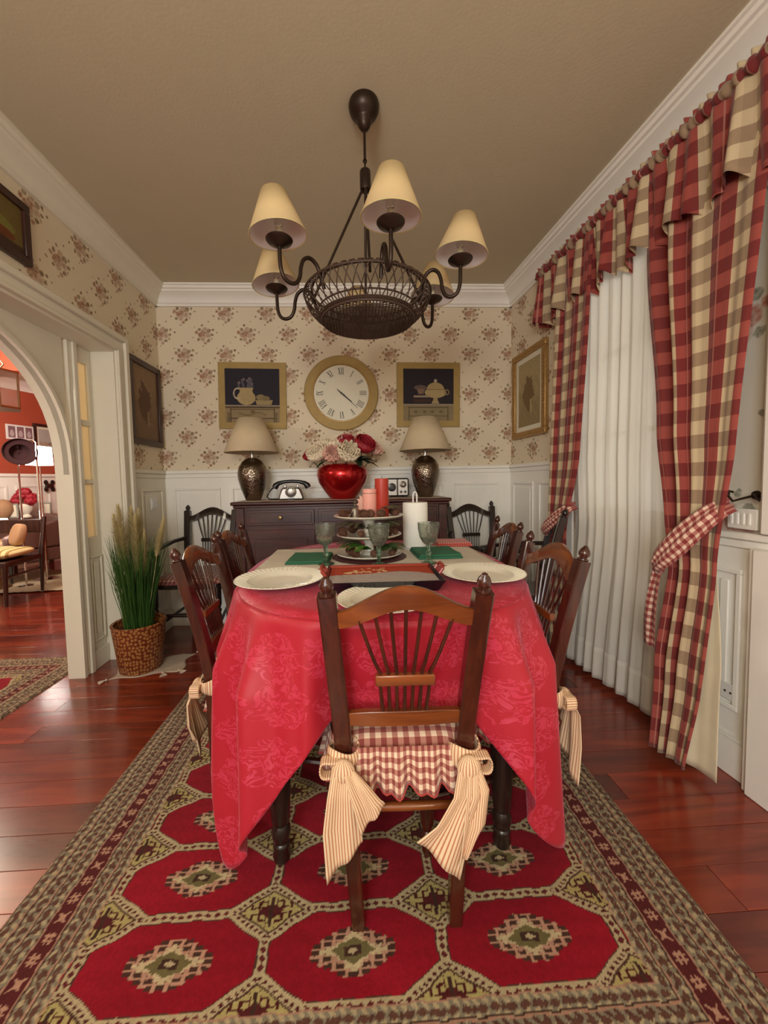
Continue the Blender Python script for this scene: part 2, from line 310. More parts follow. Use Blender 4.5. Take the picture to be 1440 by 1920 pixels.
# ------------------------------------------------------------------ mesh helpers
class MB:
    def __init__(s): s.v = []; s.f = []; s.uv = []; s.T = Matrix.Identity(4)
    def _add(s, vs, fs, uvs=None):
        o = len(s.v); s.v += [tuple(s.T @ Vector(p)) for p in vs]
        for i, f in enumerate(fs):
            s.f.append(tuple(o+k for k in f))
            s.uv.append([uvs[k] for k in f] if uvs else [(vs[k][0], vs[k][2]) for k in f])
        return s
    def box(s, x0, x1, y0, y1, z0, z1):
        x0, x1 = min(x0, x1), max(x0, x1); y0, y1 = min(y0, y1), max(y0, y1); z0, z1 = min(z0, z1), max(z0, z1)
        v = [(x, y, z) for z in (z0, z1) for y in (y0, y1) for x in (x0, x1)]
        fs = [(0, 2, 3, 1), (4, 5, 7, 6), (0, 1, 5, 4), (2, 6, 7, 3), (0, 4, 6, 2), (1, 3, 7, 5)]
        o = len(s.v); s.v += [tuple(s.T @ Vector(p)) for p in v]
        for i, f in enumerate(fs):
            s.f.append(tuple(o+k for k in f))
            ax = (0, 1) if i < 2 else ((0, 2) if i < 4 else (1, 2))
            s.uv.append([(v[k][ax[0]], v[k][ax[1]]) for k in f])
        return s
    def grid(s, fn, nu, nv, closeu=False):
        vs = []; uvs = []
        for j in range(nv+1):
            for i in range(nu+1):
                p, uv = fn(i/nu, j/nv); vs.append(p); uvs.append(uv)
        fs = [(j*(nu+1)+i, j*(nu+1)+i+1, (j+1)*(nu+1)+i+1, (j+1)*(nu+1)+i) for j in range(nv) for i in range(nu)]
        return s._add(vs, fs, uvs)
    def lathe(s, prof, n=24, c=(0, 0, 0), cap=True):
        vs = []; uvs = []; L = 0; pr = None
        for (r, z) in prof:
            if pr: L += math.hypot(r-pr[0], z-pr[1])
            pr = (r, z)
            for i in range(n):
                a = 2*PI*i/n; vs.append((c[0]+r*math.cos(a), c[1]+r*math.sin(a), c[2]+z)); uvs.append((a*max(p[0] for p in prof), L))
        fs = []; fu = []
        for j in range(len(prof)-1):
            for i in range(n):
                fs.append((j*n+i, j*n+(i+1) % n, (j+1)*n+(i+1) % n, (j+1)*n+i))
        o = len(s.v); s.v += [tuple(s.T @ Vector(p)) for p in vs]; rm = max(p[0] for p in prof)
        for f in fs:
            s.f.append(tuple(o+k for k in f)); q = [list(uvs[k]) for k in f]
            if q[1][0] < q[0][0]-1e-6: q[1][0] += 2*PI*rm; q[2][0] += 2*PI*rm
            s.uv.append(q)
        if cap:
            for j, rev in ((0, True), (len(prof)-1, False)):
                if prof[j][0] > 1e-5:
                    ids = [o+j*n+i for i in range(n)]
                    if rev: ids = ids[::-1]
                    s.f.append(tuple(ids)); s.uv.append([(0, 0)]*n)
        return s
    def tube(s, pts, r, n=8, sq=None, cap=True):
        pts = [Vector(p) for p in pts]; k = len(pts)
        rs = r if isinstance(r, (list, tuple)) else [r]*k
        vs = []; uvs = []; L = 0
        up_ = None
        for i, p in enumerate(pts):
            t = (pts[min(i+1, k-1)]-pts[max(i-1, 0)]).normalized()
            if up_ is None: up_ = Vector((0, 0, 1)) if abs(t.z) < 0.9 else Vector((0, 1, 0))
            a = t.cross(up_).normalized(); b_ = a.cross(t).normalized(); up_ = b_
            if i: L += (p-pts[i-1]).length
            rr = rs[i]
            if sq:
                w_, d_ = sq[i] if isinstance(sq, list) else sq; ch = 0.82
                cs = [(w_, d_*ch), (w_*ch, d_), (-w_*ch, d_), (-w_, d_*ch), (-w_, -d_*ch), (-w_*ch, -d_), (w_*ch, -d_), (w_, -d_*ch)]
                for (x, y) in cs: vs.append(tuple(p+a*x+b_*y)); uvs.append((x+y, L))
            else:
                for q in range(n):
                    an = 2*PI*q/n; vs.append(tuple(p+a*rr*math.cos(an)+b_*rr*math.sin(an))); uvs.append((an*rr, L))
        if sq: n = 8
        fs = [(j*n+i, j*n+(i+1) % n, (j+1)*n+(i+1) % n, (j+1)*n+i) for j in range(k-1) for i in range(n)]
        if cap: fs += [tuple(range(n))[::-1], tuple((k-1)*n+i for i in range(n))]
        return s._add(vs, fs, uvs)
    def prism(s, poly, y0, y1, plane='xz'):
        n = len(poly)
        def P(a, b, d): return (a, d, b) if plane == 'xz' else ((d, a, b) if plane == 'yz' else (a, b, d))
        vs = [P(a, b, y0) for a, b in poly]+[P(a, b, y1) for a, b in poly]
        fs = [tuple(range(n)), tuple(range(2*n-1, n-1, -1))]+[(i, i+n, (i+1) % n+n, (i+1) % n) for i in range(n)]
        uvs = [(a, b) for a, b in poly]*2
        return s._add(vs, fs, uvs)
    def sphere(s, c, r, n=12, m=8, sz=(1, 1, 1)):
        pr = [(r*math.sin(PI*j/m), -r*math.cos(PI*j/m)) for j in range(m+1)]
        T0 = s.T; s.T = T0 @ Matrix.Translation(c) @ Matrix.Diagonal((*sz, 1)); s.lathe([(max(a, 1e-4), b) for a, b in pr], n, cap=False); s.T = T0; return s
    def build(s, name, mat, parent=None, loc=None, rot=None, smooth=40, bevel=0, solid=0, sub=0):
        me = bpy.data.meshes.new(name); me.from_pydata(s.v, [], s.f)
        uvl = me.uv_layers.new(name='UV')
        flat = [c for f in s.uv for uv in f for c in uv[:2]]
        if len(flat) == len(uvl.data)*2: uvl.data.foreach_set('uv', flat)
        me.materials.append(mat)
        bm = bmesh.new(); bm.from_mesh(me); bmesh.ops.recalc_face_normals(bm, faces=bm.faces); bm.to_mesh(me); bm.free()
        if smooth:
            me.shade_smooth(); me.set_sharp_from_angle(angle=R(smooth))
        o = bpy.data.objects.new(name, me); C.objects.link(o)
        if parent: o.parent = parent
        if loc: o.location = loc
        if rot: o.rotation_euler = rot
        if solid: md = o.modifiers.new('thickness', 'SOLIDIFY'); md.thickness = solid; md.offset = 0
        if sub: md = o.modifiers.new('subdivision', 'SUBSURF'); md.levels = sub; md.render_levels = sub
        if bevel: md = o.modifiers.new('bevel', 'BEVEL'); md.width = bevel; md.segments = 2; md.limit_method = 'ANGLE'
        return o
def tag(o, label=None, cat=None, group=None, kind=None):
    if label: o['label'] = label
    if cat: o['category'] = cat
    if group: o['group'] = group
    if kind: o['kind'] = kind
    return o
def empty(name, loc, rz, label, cat, group=None):
    o = bpy.data.objects.new(name, None); C.objects.link(o); o.location = loc; o.rotation_euler = (0, 0, rz)
    o.empty_display_size = 0.05; return tag(o, label, cat, group)
def st(o): o['kind'] = 'structure'; return o
def copy_tree(o, parent=None):
    c = o.copy(); C.objects.link(c)
    if parent is not None: c.parent = parent
    for ch in list(o.children): copy_tree(ch, c)
    return c
def place(o, loc, rz, label, group=None, sc_=None):
    o.location = loc; o.rotation_euler = (0, 0, rz); o['label'] = label
    if group: o['group'] = group
    if sc_: o.scale = (sc_,)*3
    return o
def attr_grid(name, X, Y, Z, col, mat, parent=None, shape=None):
    """X,Y,Z arrays (ny,nx) of vertices, col (ny,nx,3)"""
    ny, nx = X.shape; me = bpy.data.meshes.new(name)
    vs = np.stack([X, Y, Z], -1).reshape(-1, 3).astype(np.float32)
    i = np.arange(ny-1)[:, None]*nx+np.arange(nx-1)[None]; q = np.stack([i, i+1, i+nx+1, i+nx], -1).reshape(-1, 4).astype(np.int32)
    me.vertices.add(len(vs)); me.vertices.foreach_set('co', vs.ravel())
    me.loops.add(q.size); me.loops.foreach_set('vertex_index', q.ravel())
    me.polygons.add(len(q)); me.polygons.foreach_set('loop_start', np.arange(0, q.size, 4, dtype=np.int32))
    me.update(calc_edges=True); me.validate()
    ca = me.color_attributes.new('Col', 'FLOAT_COLOR', 'POINT')
    c4 = np.concatenate([np.clip(col, 0, 1), np.ones(col.shape[:2]+(1,))], -1).astype(np.float32)
    ca.data.foreach_set('color', c4.ravel()); me.materials.append(mat)
    o = bpy.data.objects.new(name, me); C.objects.link(o)
    if parent: o.parent = parent
    return o
WA = 0.061
def RW(Y, off): return 1.25+WA*(2.95-Y)-off        # right wall runs slightly outward toward the viewer
CEIL = 2.52; BY = 2.95; LX = -1.43; FY = -2.3
# ------------------------------------------------------------------ setting: floor
fl = st(MB().box(-6.8, 1.75, FY, 6.4, -0.12, -0.018).build('floor', M['subfloor']))
pw = 0.112; rows = int((6.4-FY)/pw)
lens = [1.0, 1.3, 1.6]; pm = {}
for L in lens:
    t = MB().box(0.0008, L-0.0008, 0.0006, pw-0.0006, -0.018, 0.0).build('plank', M['plank'], fl, bevel=0.0007); pm[L] = t
first = set(lens); far = MB(); rnd = random.Random(11)
for r_ in range(rows):
    y = FY+r_*pw; x = -6.7+rnd.random()*1.2-1.0
    while x < 1.7:
        L = rnd.choice(lens)
        x1 = x+L
        near = (0.45 < y < 2.95 and x1 > -4.2 and x < 1.45) or (2.95 <= y < 5.6 and x1 > -5.0 and x < -1.9)
        if near and x1 < 1.72:
            if L in first: o = pm[L]; first.discard(L)
            else: o = pm[L].copy(); C.objects.link(o)
            o.location = (x, y, 0)
        else:
            a, b = max(x, -6.75), min(x1, 1.72)
            if b-a > 0.02: far.box(a+0.0008, b-0.0008, y+0.0006, y+pw-0.0006, -0.018, 0)
        x = x1
o = far.build('outlying_planks', M['plank'], fl, smooth=0); o['kind'] = 'stuff'
# ------------------------------------------------------------------ walls & ceiling
st(MB().box(-6.8, 1.75, FY, 6.4, CEIL, CEIL+0.1).build('ceiling', M['ceiling'], smooth=0))
def uvwall(name, boxes, axes, mat, parent=None):
    mb = MB()
    for b in boxes: mb.box(*b)
    return st(mb.build(name, mat, parent, smooth=0)) if parent is None else mb.build(name, mat, parent, smooth=0)
DY0, DY1, DZ = 0.0, 2.40, 1.90
uvwall('wall_back', [(LX-0.35, 1.7, BY, BY+0.12, 0, CEIL)], 'x', M['paper'])
uvwall('wall_left', [(LX-0.10, LX, DY1, BY, 0, CEIL), (LX-0.10, LX, FY, DY0, 0, CEIL), (LX-0.10, LX, DY0, DY1, DZ, CEIL)], 'y', M['paper'])
st(MB().box(-6.8, 1.75, FY-0.1, FY, 0, CEIL).build('wall_rear', M['white_side']))
# right wall, slanted
WY0, WY1, WZ0, WZ1 = 1.40, 2.15, 0.06, 2.2
def rwbox(mb, y0, y1, z0, z1, o0, o1):
    vs = [(RW(y, o), y, z) for z in (z0, z1) for y in (y0, y1) for o in (o0, o1)]
    fs = [(0, 2, 3, 1), (4, 5, 7, 6), (0, 1, 5, 4), (2, 6, 7, 3), (0, 4, 6, 2), (1, 3, 7, 5)]
    return mb._add(vs, fs, [(y, z) for z in (z0, z1) for y in (y0, y1) for o in (o0, o1)])
mb = MB(); rwbox(mb, WY1, BY+0.05, 0, CEIL, -0.14, 0); rwbox(mb, WY0, WY1, WZ1, CEIL, -0.14, 0); rwbox(mb, WY0, WY1, 0, WZ0, -0.14, 0)
st(mb.build('wall_right', M['paper'], smooth=0))
mb = MB(); rwbox(mb, FY, WY0, 0, CEIL, -0.14, 0)
st(mb.build('wall_right_near', M['paper_big'], smooth=0))
# cornices: profile (off, z)
prof = [(0, 2.40), (0.018, 2.40), (0.018, 2.412), (0.03, 2.42), (0.036, 2.44), (0.055, 2.462), (0.085, 2.478), (0.09, 2.488), (0.102, 2.492), (0.108, 2.505), (0.118, 2.508), (0.118, 2.52), (0, 2.52)]
def extr(pts3):  # pts3: list of rings
    mb = MB(); n = len(pts3[0]); vs = [p for ring in pts3 for p in ring]
    fs = [(j*n+i, j*n+(i+1) % n, (j+1)*n+(i+1) % n, (j+1)*n+i) for j in range(len(pts3)-1) for i in range(n)]
    fs += [tuple(range(n)), tuple(range((len(pts3)-1)*n, len(pts3)*n))]
    return mb._add(vs, fs)
st(extr([[(LX, BY-o, z) for o, z in prof], [(1.26, BY-o, z) for o, z in prof]]).build('trim_1', M['white'], smooth=25))
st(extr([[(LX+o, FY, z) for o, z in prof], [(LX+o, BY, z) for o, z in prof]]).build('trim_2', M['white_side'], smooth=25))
st(extr([[(RW(FY, o), FY, z) for o, z in prof], [(RW(BY, o), BY, z) for o, z in prof]]).build('trim_3', M['white'], smooth=25))
# wainscots (with raised panels as pieces)
WT = 1.17
def wains(name, T, L, ztop, panels, mat, cap=True):
    """T maps (along, off, z)"""
    def bx(mb, a0, a1, o0, o1, z0, z1):
        vs = [T(a, o, z) for z in (z0, z1) for a in (a0, a1) for o in (o0, o1)]
        fs = [(0, 2, 3, 1), (4, 5, 7, 6), (0, 1, 5, 4), (2, 6, 7, 3), (0, 4, 6, 2), (1, 3, 7, 5)]
        mb._add(vs, fs)
    mb = MB(); bx(mb, 0, L, 0, 0.012, 0, ztop)
    o = st(mb.build(name, mat, smooth=0))
    mb = MB(); bx(mb, 0, L, 0.012, 0.026, 0, 0.13); bx(mb, 0, L, 0.012, 0.020, 0.13, 0.145)
    mb.build('skirting', mat, o, bevel=0.003)
    mb = MB(); bx(mb, 0, L, 0, 0.03, ztop-0.004, ztop+0.022); bx(mb, 0, L, 0, 0.02, ztop-0.035, ztop-0.004)
    mb.build('dado_rail', mat, o, bevel=0.004)
    for (a0, a1) in panels:
        mb = MB(); z0, z1 = 0.24, ztop-0.11
        for (p, q, r_, s_) in ((a0, a1, z0, z0+0.018), (a0, a1, z1-0.018, z1), (a0, a0+0.018, z0+0.018, z1-0.018), (a1-0.018, a1, z0+0.018, z1-0.018)):
            bx(mb, p, q, 0.012, 0.023, r_, s_)
        bx(mb, a0+0.045, a1-0.045, 0.012, 0.018, z0+0.045, z1-0.045)
        mb.build('panel', mat, o, bevel=0.003)
    return o
wains('wainscot_back', lambda a, o, z: (LX+a, BY-o, z), 2.68, WT, [(0.07+i*0.43, 0.42+i*0.43) for i in range(6)], M['white'])
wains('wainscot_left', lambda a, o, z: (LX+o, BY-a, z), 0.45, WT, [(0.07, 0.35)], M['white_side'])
wains('wainscot_right', lambda a, o, z: (RW(BY-a, o), BY-a, z), 0.78, WT, [(0.07, 0.36), (0.43, 0.72)], M['white'])
wains('wainscot_right_near', lambda a, o, z: (RW(1.38-a, o), 1.38-a, z), 3.6, 0.86, [(0.03, 0.15), (0.35, 0.75), (0.85, 1.3)], M['white'])
for o in [x for x in C.objects if x.name.startswith('wainscot_') and not x.parent]:
    o.name = {'wainscot_back': 'trim_4', 'wainscot_left': 'trim_5', 'wainscot_right': 'trim_6', 'wainscot_right_near': 'trim_7'}[o.name]
# door casing right near
mb = MB(); rwbox(mb, 1.04, 1.175, 0.885, CEIL-0.12, 0.0, 0.03); rwbox(mb, 1.10, 1.16, 0.885, CEIL-0.12, 0.03, 0.045); rwbox(mb, 1.02, 1.185, 0, 0.835, 0.012, 0.05); rwbox(mb, 1.06, 1.165, 0, 0.835, 0.05, 0.062)
st(mb.build('trim_8', M['white'], bevel=0.004))
# ------------------------------------------------------------------ left doorway: casing, lining, arch screen
mb = MB()
for (o0, o1, w0, w1) in ((0, 0.022, 0.0, 0.10), (0.022, 0.034, 0.0, 0.022), (0.022, 0.042, 0.065, 0.10)):
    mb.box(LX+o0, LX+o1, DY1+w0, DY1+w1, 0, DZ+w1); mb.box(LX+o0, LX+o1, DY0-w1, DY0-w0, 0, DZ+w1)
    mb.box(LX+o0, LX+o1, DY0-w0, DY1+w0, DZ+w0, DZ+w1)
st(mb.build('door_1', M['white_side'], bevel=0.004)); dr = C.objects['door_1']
SX = -1.555
MB().box(SX-0.09, LX+0.01, DY1-0.012, DY1+0.001, 0, DZ).box(SX-0.09, LX+0.01, DY0-0.001, DY0+0.012, 0, DZ).box(SX-0.09, LX+0.01, DY0+0.012, DY1-0.012, DZ-0.012, DZ+0.001).build('door_lining', M['white_side'], dr)
PY = 2.162; PC = 1.20; HW = PY-PC; SZ_ = 1.15; AH = 0.72
def arcp(a):
    c, s = math.cos(a), math.sin(a); return PC+HW*math.copysign(abs(c)**0.8, c), SZ_+AH*abs(s)**0.8
def archscreen():
    # spandrel panel between posts with arched opening; polygon strips
    mb = MB(); n = 40
    for k in range(n):
        a0, a1 = PI*k/n, PI*(k+1)/n
        (y0, z0), (y1, z1) = arcp(a0), arcp(a1)
        vs = [(x, y, z) for x in (SX-0.03, SX) for (y, z) in ((y0, z0), (y1, z1), (y1, DZ-0.0125), (y0, DZ-0.0125))]
        mb._add(vs, [(0, 1, 2, 3), (4, 7, 6, 5), (0, 4, 5, 1)])
    return mb.build('spandrel_panel', M['white_side'], dr)
AH = min(AH, DZ-SZ_-0.03); archscreen()
mb = MB(); n = 40   # broad arch band (jamb and soffit)
pts = [(PY, 0.0)]+[arcp(PI*k/n) for k in range(n+1)]+[(2*PC-PY, 0.0)]
rings = []
for i, (y, z) in enumerate(pts):
    dy, dz = (y-PC)/HW, max(0, (z-SZ_))/AH if z > SZ_ else 0
    l = math.hypot(dy, dz) or 1; ny, nz = dy/l, dz/l
    rings.append([(SX+0.018, y, z), (SX+0.018, y+ny*0.022, z+nz*0.022), (SX-0.075, y+ny*0.022, z+nz*0.022), (SX-0.075, y, z)])
m_ = extr(rings); m_.build('arch_lining', M['white_side'], dr)
for s_ in (1, -1):
    def yy(a): return PC+s_*(a-PC)
    MB().box(SX-0.02, SX+0.012, yy(2.184), yy(2.245), 0, DZ-0.0125).box(SX+0.012, SX+0.024, yy(2.215), yy(2.245), 0, DZ-0.0125).build('post', M['white_side'], dr, bevel=0.003)
    mb = MB()
    y0, y1 = 2.262, 2.385
    mb.box(SX-0.03, SX, yy(2.245), yy(y0+0.018), 0, DZ-0.0125).box(SX-0.03, SX, yy(y1-0.028), yy(2.387), 0, DZ-0.0125)
    for (a, b) in ((0, 0.785), (1.10, 1.125), (1.44, 1.47), (1.80, DZ-0.0125)): mb.box(SX-0.03, SX, yy(y0+0.018), yy(y1-0.028), a, b)
    leaf_ = mb.build('side_light', M['white_side'], dr, bevel=0.003)
    for (a, b) in ((0.785, 1.10), (1.125, 1.44), (1.47, 1.80)):
        MB().box(SX-0.018, SX-0.014, yy(y0+0.018), yy(y1-0.028), a, b).build('pane', M['frost'], leaf_, smooth=0)
    MB().box(SX, SX+0.012, yy(2.275), yy(2.375), 0.16, 0.17).box(SX, SX+0.012, yy(2.275), yy(2.287), 0.17, 0.66).box(SX, SX+0.012, yy(2.363), yy(2.375), 0.17, 0.66).box(SX, SX+0.012, yy(2.275), yy(2.375), 0.66, 0.672).box(SX, SX+0.008, yy(2.305), yy(2.345), 0.2, 0.63).build('panel_moulding', M['white_side'], leaf_, bevel=0.003)
    MB().box(SX, SX+0.016, yy(2.246), yy(2.386), 0, 0.11).build('kickboard', M['white_side'], leaf_, bevel=0.003)
# ------------------------------------------------------------------ window
mb = MB(); rwbox(mb, WY0, WY0+0.05, WZ0, WZ1, -0.09, 0.005); rwbox(mb, WY1-0.05, WY1, WZ0, WZ1, -0.09, 0.005); rwbox(mb, WY0, WY1, WZ1-0.05, WZ1, -0.09, 0.005)
rwbox(mb, WY0+0.05, WY1-0.05, WZ0, 0.92, -0.07, -0.03)
win = st(mb.build('window_1', M['white'], bevel=0.003))
mb = MB(); mid = (WY0+WY1)/2
rwbox(mb, mid-0.035, mid+0.035, 0.92, WZ1-0.05, -0.07, -0.03)
for z in (1.30, 1.72): rwbox(mb, WY0+0.05, mid-0.035, z-0.012, z+0.012, -0.065, -0.035); rwbox(mb, mid+0.035, WY1-0.05, z-0.012, z+0.012, -0.065, -0.035)
mb.build('glazing_bar', M['white'], win)
for (a, b) in ((WY0+0.05, mid-0.035), (mid+0.035, WY1-0.05)):
    for (z0, z1) in ((0.92, 1.288), (1.312, 1.708), (1.732, 2.15)):
        mb = MB(); rwbox(mb, a, b, z0, z1, -0.052, -0.048); mb.build('pane', M['clear'], win, smooth=0)
# ------------------------------------------------------------------ adjacent red room
def SW(Y, off): return -6.28+0.33*Y+off
mb = MB()
def swbox(mb, y0, y1, z0, z1, o0, o1):
    vs = [(SW(y, o), y, z) for z in (z0, z1) for y in (y0, y1) for o in (o0, o1)]
    return mb._add(vs, [(0, 2, 3, 1), (4, 5, 7, 6), (0, 1, 5, 4), (2, 6, 7, 3), (0, 4, 6, 2), (1, 3, 7, 5)])
swbox(mb, FY, 6.4, 0, CEIL, -0.1, 0); st(mb.build('wall_salon_side', M['redwall'], smooth=0))
st(MB().box(-6.8, LX-0.35, 6.3, 6.4, 0, CEIL).build('wall_salon_back', M['redwall'], smooth=0))
st(MB().box(LX-0.45, LX-0.35, BY, 6.4, 0, CEIL).box(LX-0.35, LX-0.10, BY, BY+0.1, 0, CEIL).build('wall_salon_right', M['redwall'], smooth=0))
mb = MB(); swbox(mb, 2.0, 6.3, 0, 1.26, 0, 0.015); swbox(mb, 2.0, 6.3, 1.24, 1.28, 0.015, 0.04); swbox(mb, 2.0, 6.3, 0, 0.14, 0.015, 0.03)
o = st(mb.build('trim_9', M['white'], bevel=0.003))
for k in range(8):
    mb = MB(); a = 2.3+k*0.5
    for (p, q, z0, z1) in ((a, a+0.4, 0.25, 0.27), (a, a+0.4, 1.1, 1.12), (a, a+0.02, 0.27, 1.1), (a+0.38, a+0.4, 0.27, 1.1)): swbox(mb, p, q, z0, z1, 0.015, 0.027)
    mb.build('panel', M['white'], o)
st(extr([[(SW(FY, o), FY, z) for o, z in prof], [(SW(6.3, o), 6.3, z) for o, z in prof]]).build('trim_10', M['white'], smooth=25))
st(MB().box(-6.0, LX-0.35, 4.2, 4.35, 2.31, CEIL).build('trim_11', M['redwall'], smooth=0))
# ------------------------------------------------------------------ rugs
def rug_color(x, y, cx, y0, y1, W, oy):
    u = x-cx
    rs = np.random.RandomState(1)
    beige = np.array([0.42, 0.34, 0.20]); grey = np.array([0.21, 0.18, 0.125]); dark = np.array([0.05, 0.022, 0.015])
    red = np.array([0.25, 0.006, 0.016]); wine = np.array([0.085, 0.014, 0.014]); pinkc = np.array([0.40, 0.22, 0.15]); olive = np.array([0.30, 0.25, 0.10])
    col = np.zeros(x.shape+(3,)); col[:] = beige
    px, py = 0.4135, 0.1857
    iu = np.round(u/px); fu = u-iu*px; fv = (y-oy)-np.round((y-oy)/py)*py
    au, av = np.abs(fu), np.abs(fv)
    # ground mottling
    dots = ((np.floor(x/0.009)+np.floor(y/0.006)) % 2 == 0)
    # diamonds at the corners
    cu, cv = px/2-au, py/2-av
    dd = cu/0.105+cv/0.062
    band = (dd > 0.72) & (dd < 0.80); col[band] = dark*1.5
    seg = (dd >= 0.80) & (dd < 1.05)
    t = np.floor((cu/0.105-cv/0.062)*4.2+50); tt = np.abs(((cu/0.105-cv/0.062)*4.2+50) % 1-0.5)
    col[seg & (tt < 0.24) & (np.abs(dd-0.92) < 0.07)] = wine*0.9
    inn = dd <= 0.72; col[inn] = olive*1.25
    star = (cu/0.04+cv/0.024) < 0.8; col[star] = wine
    col[(cu < 0.0045) & (cv < 0.034)] = dark
    hk = inn & (np.abs((cu % 0.019)-0.0095) < 0.0033) & (cv > 0.004) & (cv < 0.032-0.33*cu) & (cu > 0.01)
    col[hk] = wine*0.8
    hk2 = inn & (np.abs((cv % 0.0145)-0.007) < 0.0022) & (cu > 0.01) & (cu < 0.05-1.1*cv); col[hk2] = wine*0.8
    # chains between octagons
    ch = (dd > 1.05)
    s1 = np.abs((x % 0.022)-0.011)/0.011; s2 = np.abs((y % 0.016)-0.008)/0.008
    col[ch & (cv < 0.009) & (s1+cv/0.006 < 0.9)] = wine*1.2
    col[ch & (cu < 0.013) & (s2+cu/0.009 < 0.9)] = wine*1.2
    # octagons
    oc = (au < 0.196) & (av < 0.083) & (au/0.0935+av/0.0535 < 0.196/0.0935+0.030/0.0535)
    oc2 = (au < 0.192) & (av < 0.0805) & (au/0.0935+av/0.0535 < 0.196/0.0935+0.030/0.0535-0.045)
    col[oc] = dark*1.3
    fade = 1+0.10*np.sin(y*9+3*np.sin(x*5))+0.08*np.sin(y*140)*0.5
    col[oc2] = red*fade[oc2][:, None]
    # medallion
    p, q = au/0.086, av/0.0405
    ps, qs = np.floor(p*6+0.5)/6, np.floor(q*6+0.5)/6
    st_ = ps+qs
    hook = (st_ > 0.99) & (st_ < 1.36) & (p < 1.12) & (q < 1.15)
    hp = ((p*3.0) % 1); hq = ((q*3.0) % 1)
    col[hook & oc2] = dark*1.2
    hl = hook & ((np.abs(hp-0.5) < 0.14) | (np.abs(hq-0.5) < 0.14)); col[hl & oc2] = pinkc*1.1
    cr = (st_ <= 0.99); col[cr] = beige*1.15
    edge = (st_ > 0.80) & (st_ <= 0.99) & (np.abs(p-q) < 0.45); col[edge] = pinkc
    s8 = (np.maximum(p, q) < 0.40) | (p+q < 0.62)
    s8 &= ~((p > 0.28) & (q > 0.28) & (p+q > 0.72))
    col[s8] = olive*0.45; col[(np.maximum(p, q) < 0.24)] = dark; col[p+q < 0.16] = beige
    # borders
    d = np.minimum(np.minimum(W-np.abs(u), y-y0), y1-y)
    side = (W-np.abs(u)) <= np.minimum(y-y0, y1-y)
    s = np.where(side, y, u+7.0)
    b = d < 0.228; col[b] = grey
    m1 = (np.sin(s*2*PI/0.021+np.sin(d*170)*1.5)+np.sin(d*2*PI/0.024)*0.9)
    col[b & (m1 > 0.75)] = beige*0.95
    col[b & (m1 < -0.85)] = dark*1.8
    wv = np.abs(((s/0.03) % 1)-0.5)*2
    for dc in (0.021, 0.058, 0.095, 0.178, 0.210):
        z = np.abs(d-dc)-0.008*(wv-0.5)
        col[b & (np.abs(z) < 0.0035)] = dark*2.2
    for dl in (0.003, 0.038, 0.076, 0.115, 0.160, 0.194, 0.227):
        col[b & (np.abs(d-dl) < 0.0022)] = pinkc*0.9; col[b & (np.abs(d-dl-0.004) < 0.0016)] = dark
    mb_ = (d > 0.117) & (d < 0.158); col[mb_] = wine
    L = 0.043; ss = (s % L)-L/2; k = np.floor(s/L).astype(int) % 3; dm = d-0.1375
    A = (np.abs(np.abs(ss)-0.005) < 0.0022) & (np.abs(dm) < 0.0135); B = (np.abs(np.abs(dm)-0.0055) < 0.0022) & (np.abs(ss) < 0.0125)
    Dg = (np.abs(np.abs(ss)-np.abs(dm)) < 0.003) & (np.abs(ss) < 0.0115)
    S0 = (np.maximum(np.abs(ss), np.abs(dm)) < 0.007)
    mot = np.where(k == 0, Dg | S0, A | B); col[mb_ & mot] = pinkc*1.05
    return col
def rug(name, cx, y0, y1, W, oy, res, z, label, T=None):
    nx, ny = int(2*W/res), int((y1-y0)/res)
    xs = np.linspace(cx-W, cx+W, nx); ys = np.linspace(y0, y1, ny); X, Y = np.meshgrid(xs, ys)
    rs = np.random.RandomState(2); Xw = X+0.0016*np.sin(Y*95+X*37)+0.0012*np.sin(Y*41); Yw = Y+0.0015*np.sin(X*83+Y*29)
    col = rug_color(Xw, Yw, cx, y0, y1, W, oy); col *= (1+0.16*(rs.rand(ny, nx, 1)-0.5))
    Z = z+0.0006*rs.rand(ny, nx); Z[0] = Z[-1] = 0.0005; Z[:, 0] = Z[:, -1] = 0.0005
    if T: X, Y = T(X, Y)
    o = attr_grid(name, X, Y, Z, col, M['rug']); return tag(o, label, 'rug')
rug('patterned_rug', -0.0225, 0.49, 2.435, 0.8645, 0.812, 0.003, 0.008, 'large oriental rug with red octagons and grey borders under the dining table')
rug('patterned_rug', 0, 0, 1.75, 0.8645, 0.32, 0.006, 0.008, 'oriental red rug in the next room, seen through the arch', T=lambda X, Y: (Y-3.42, 1.58-X))
mb = MB().grid(lambda u, v: ((-4.1+1.5*u, 3.95+1.1*v+0.15*u, 0.012+0.006*random.random()), (u, v)), 50, 40)
tag(mb.build('shaggy_rug', M['wool']), 'beige shaggy rug on the floor beneath the brown armchair in the next room', 'rug')
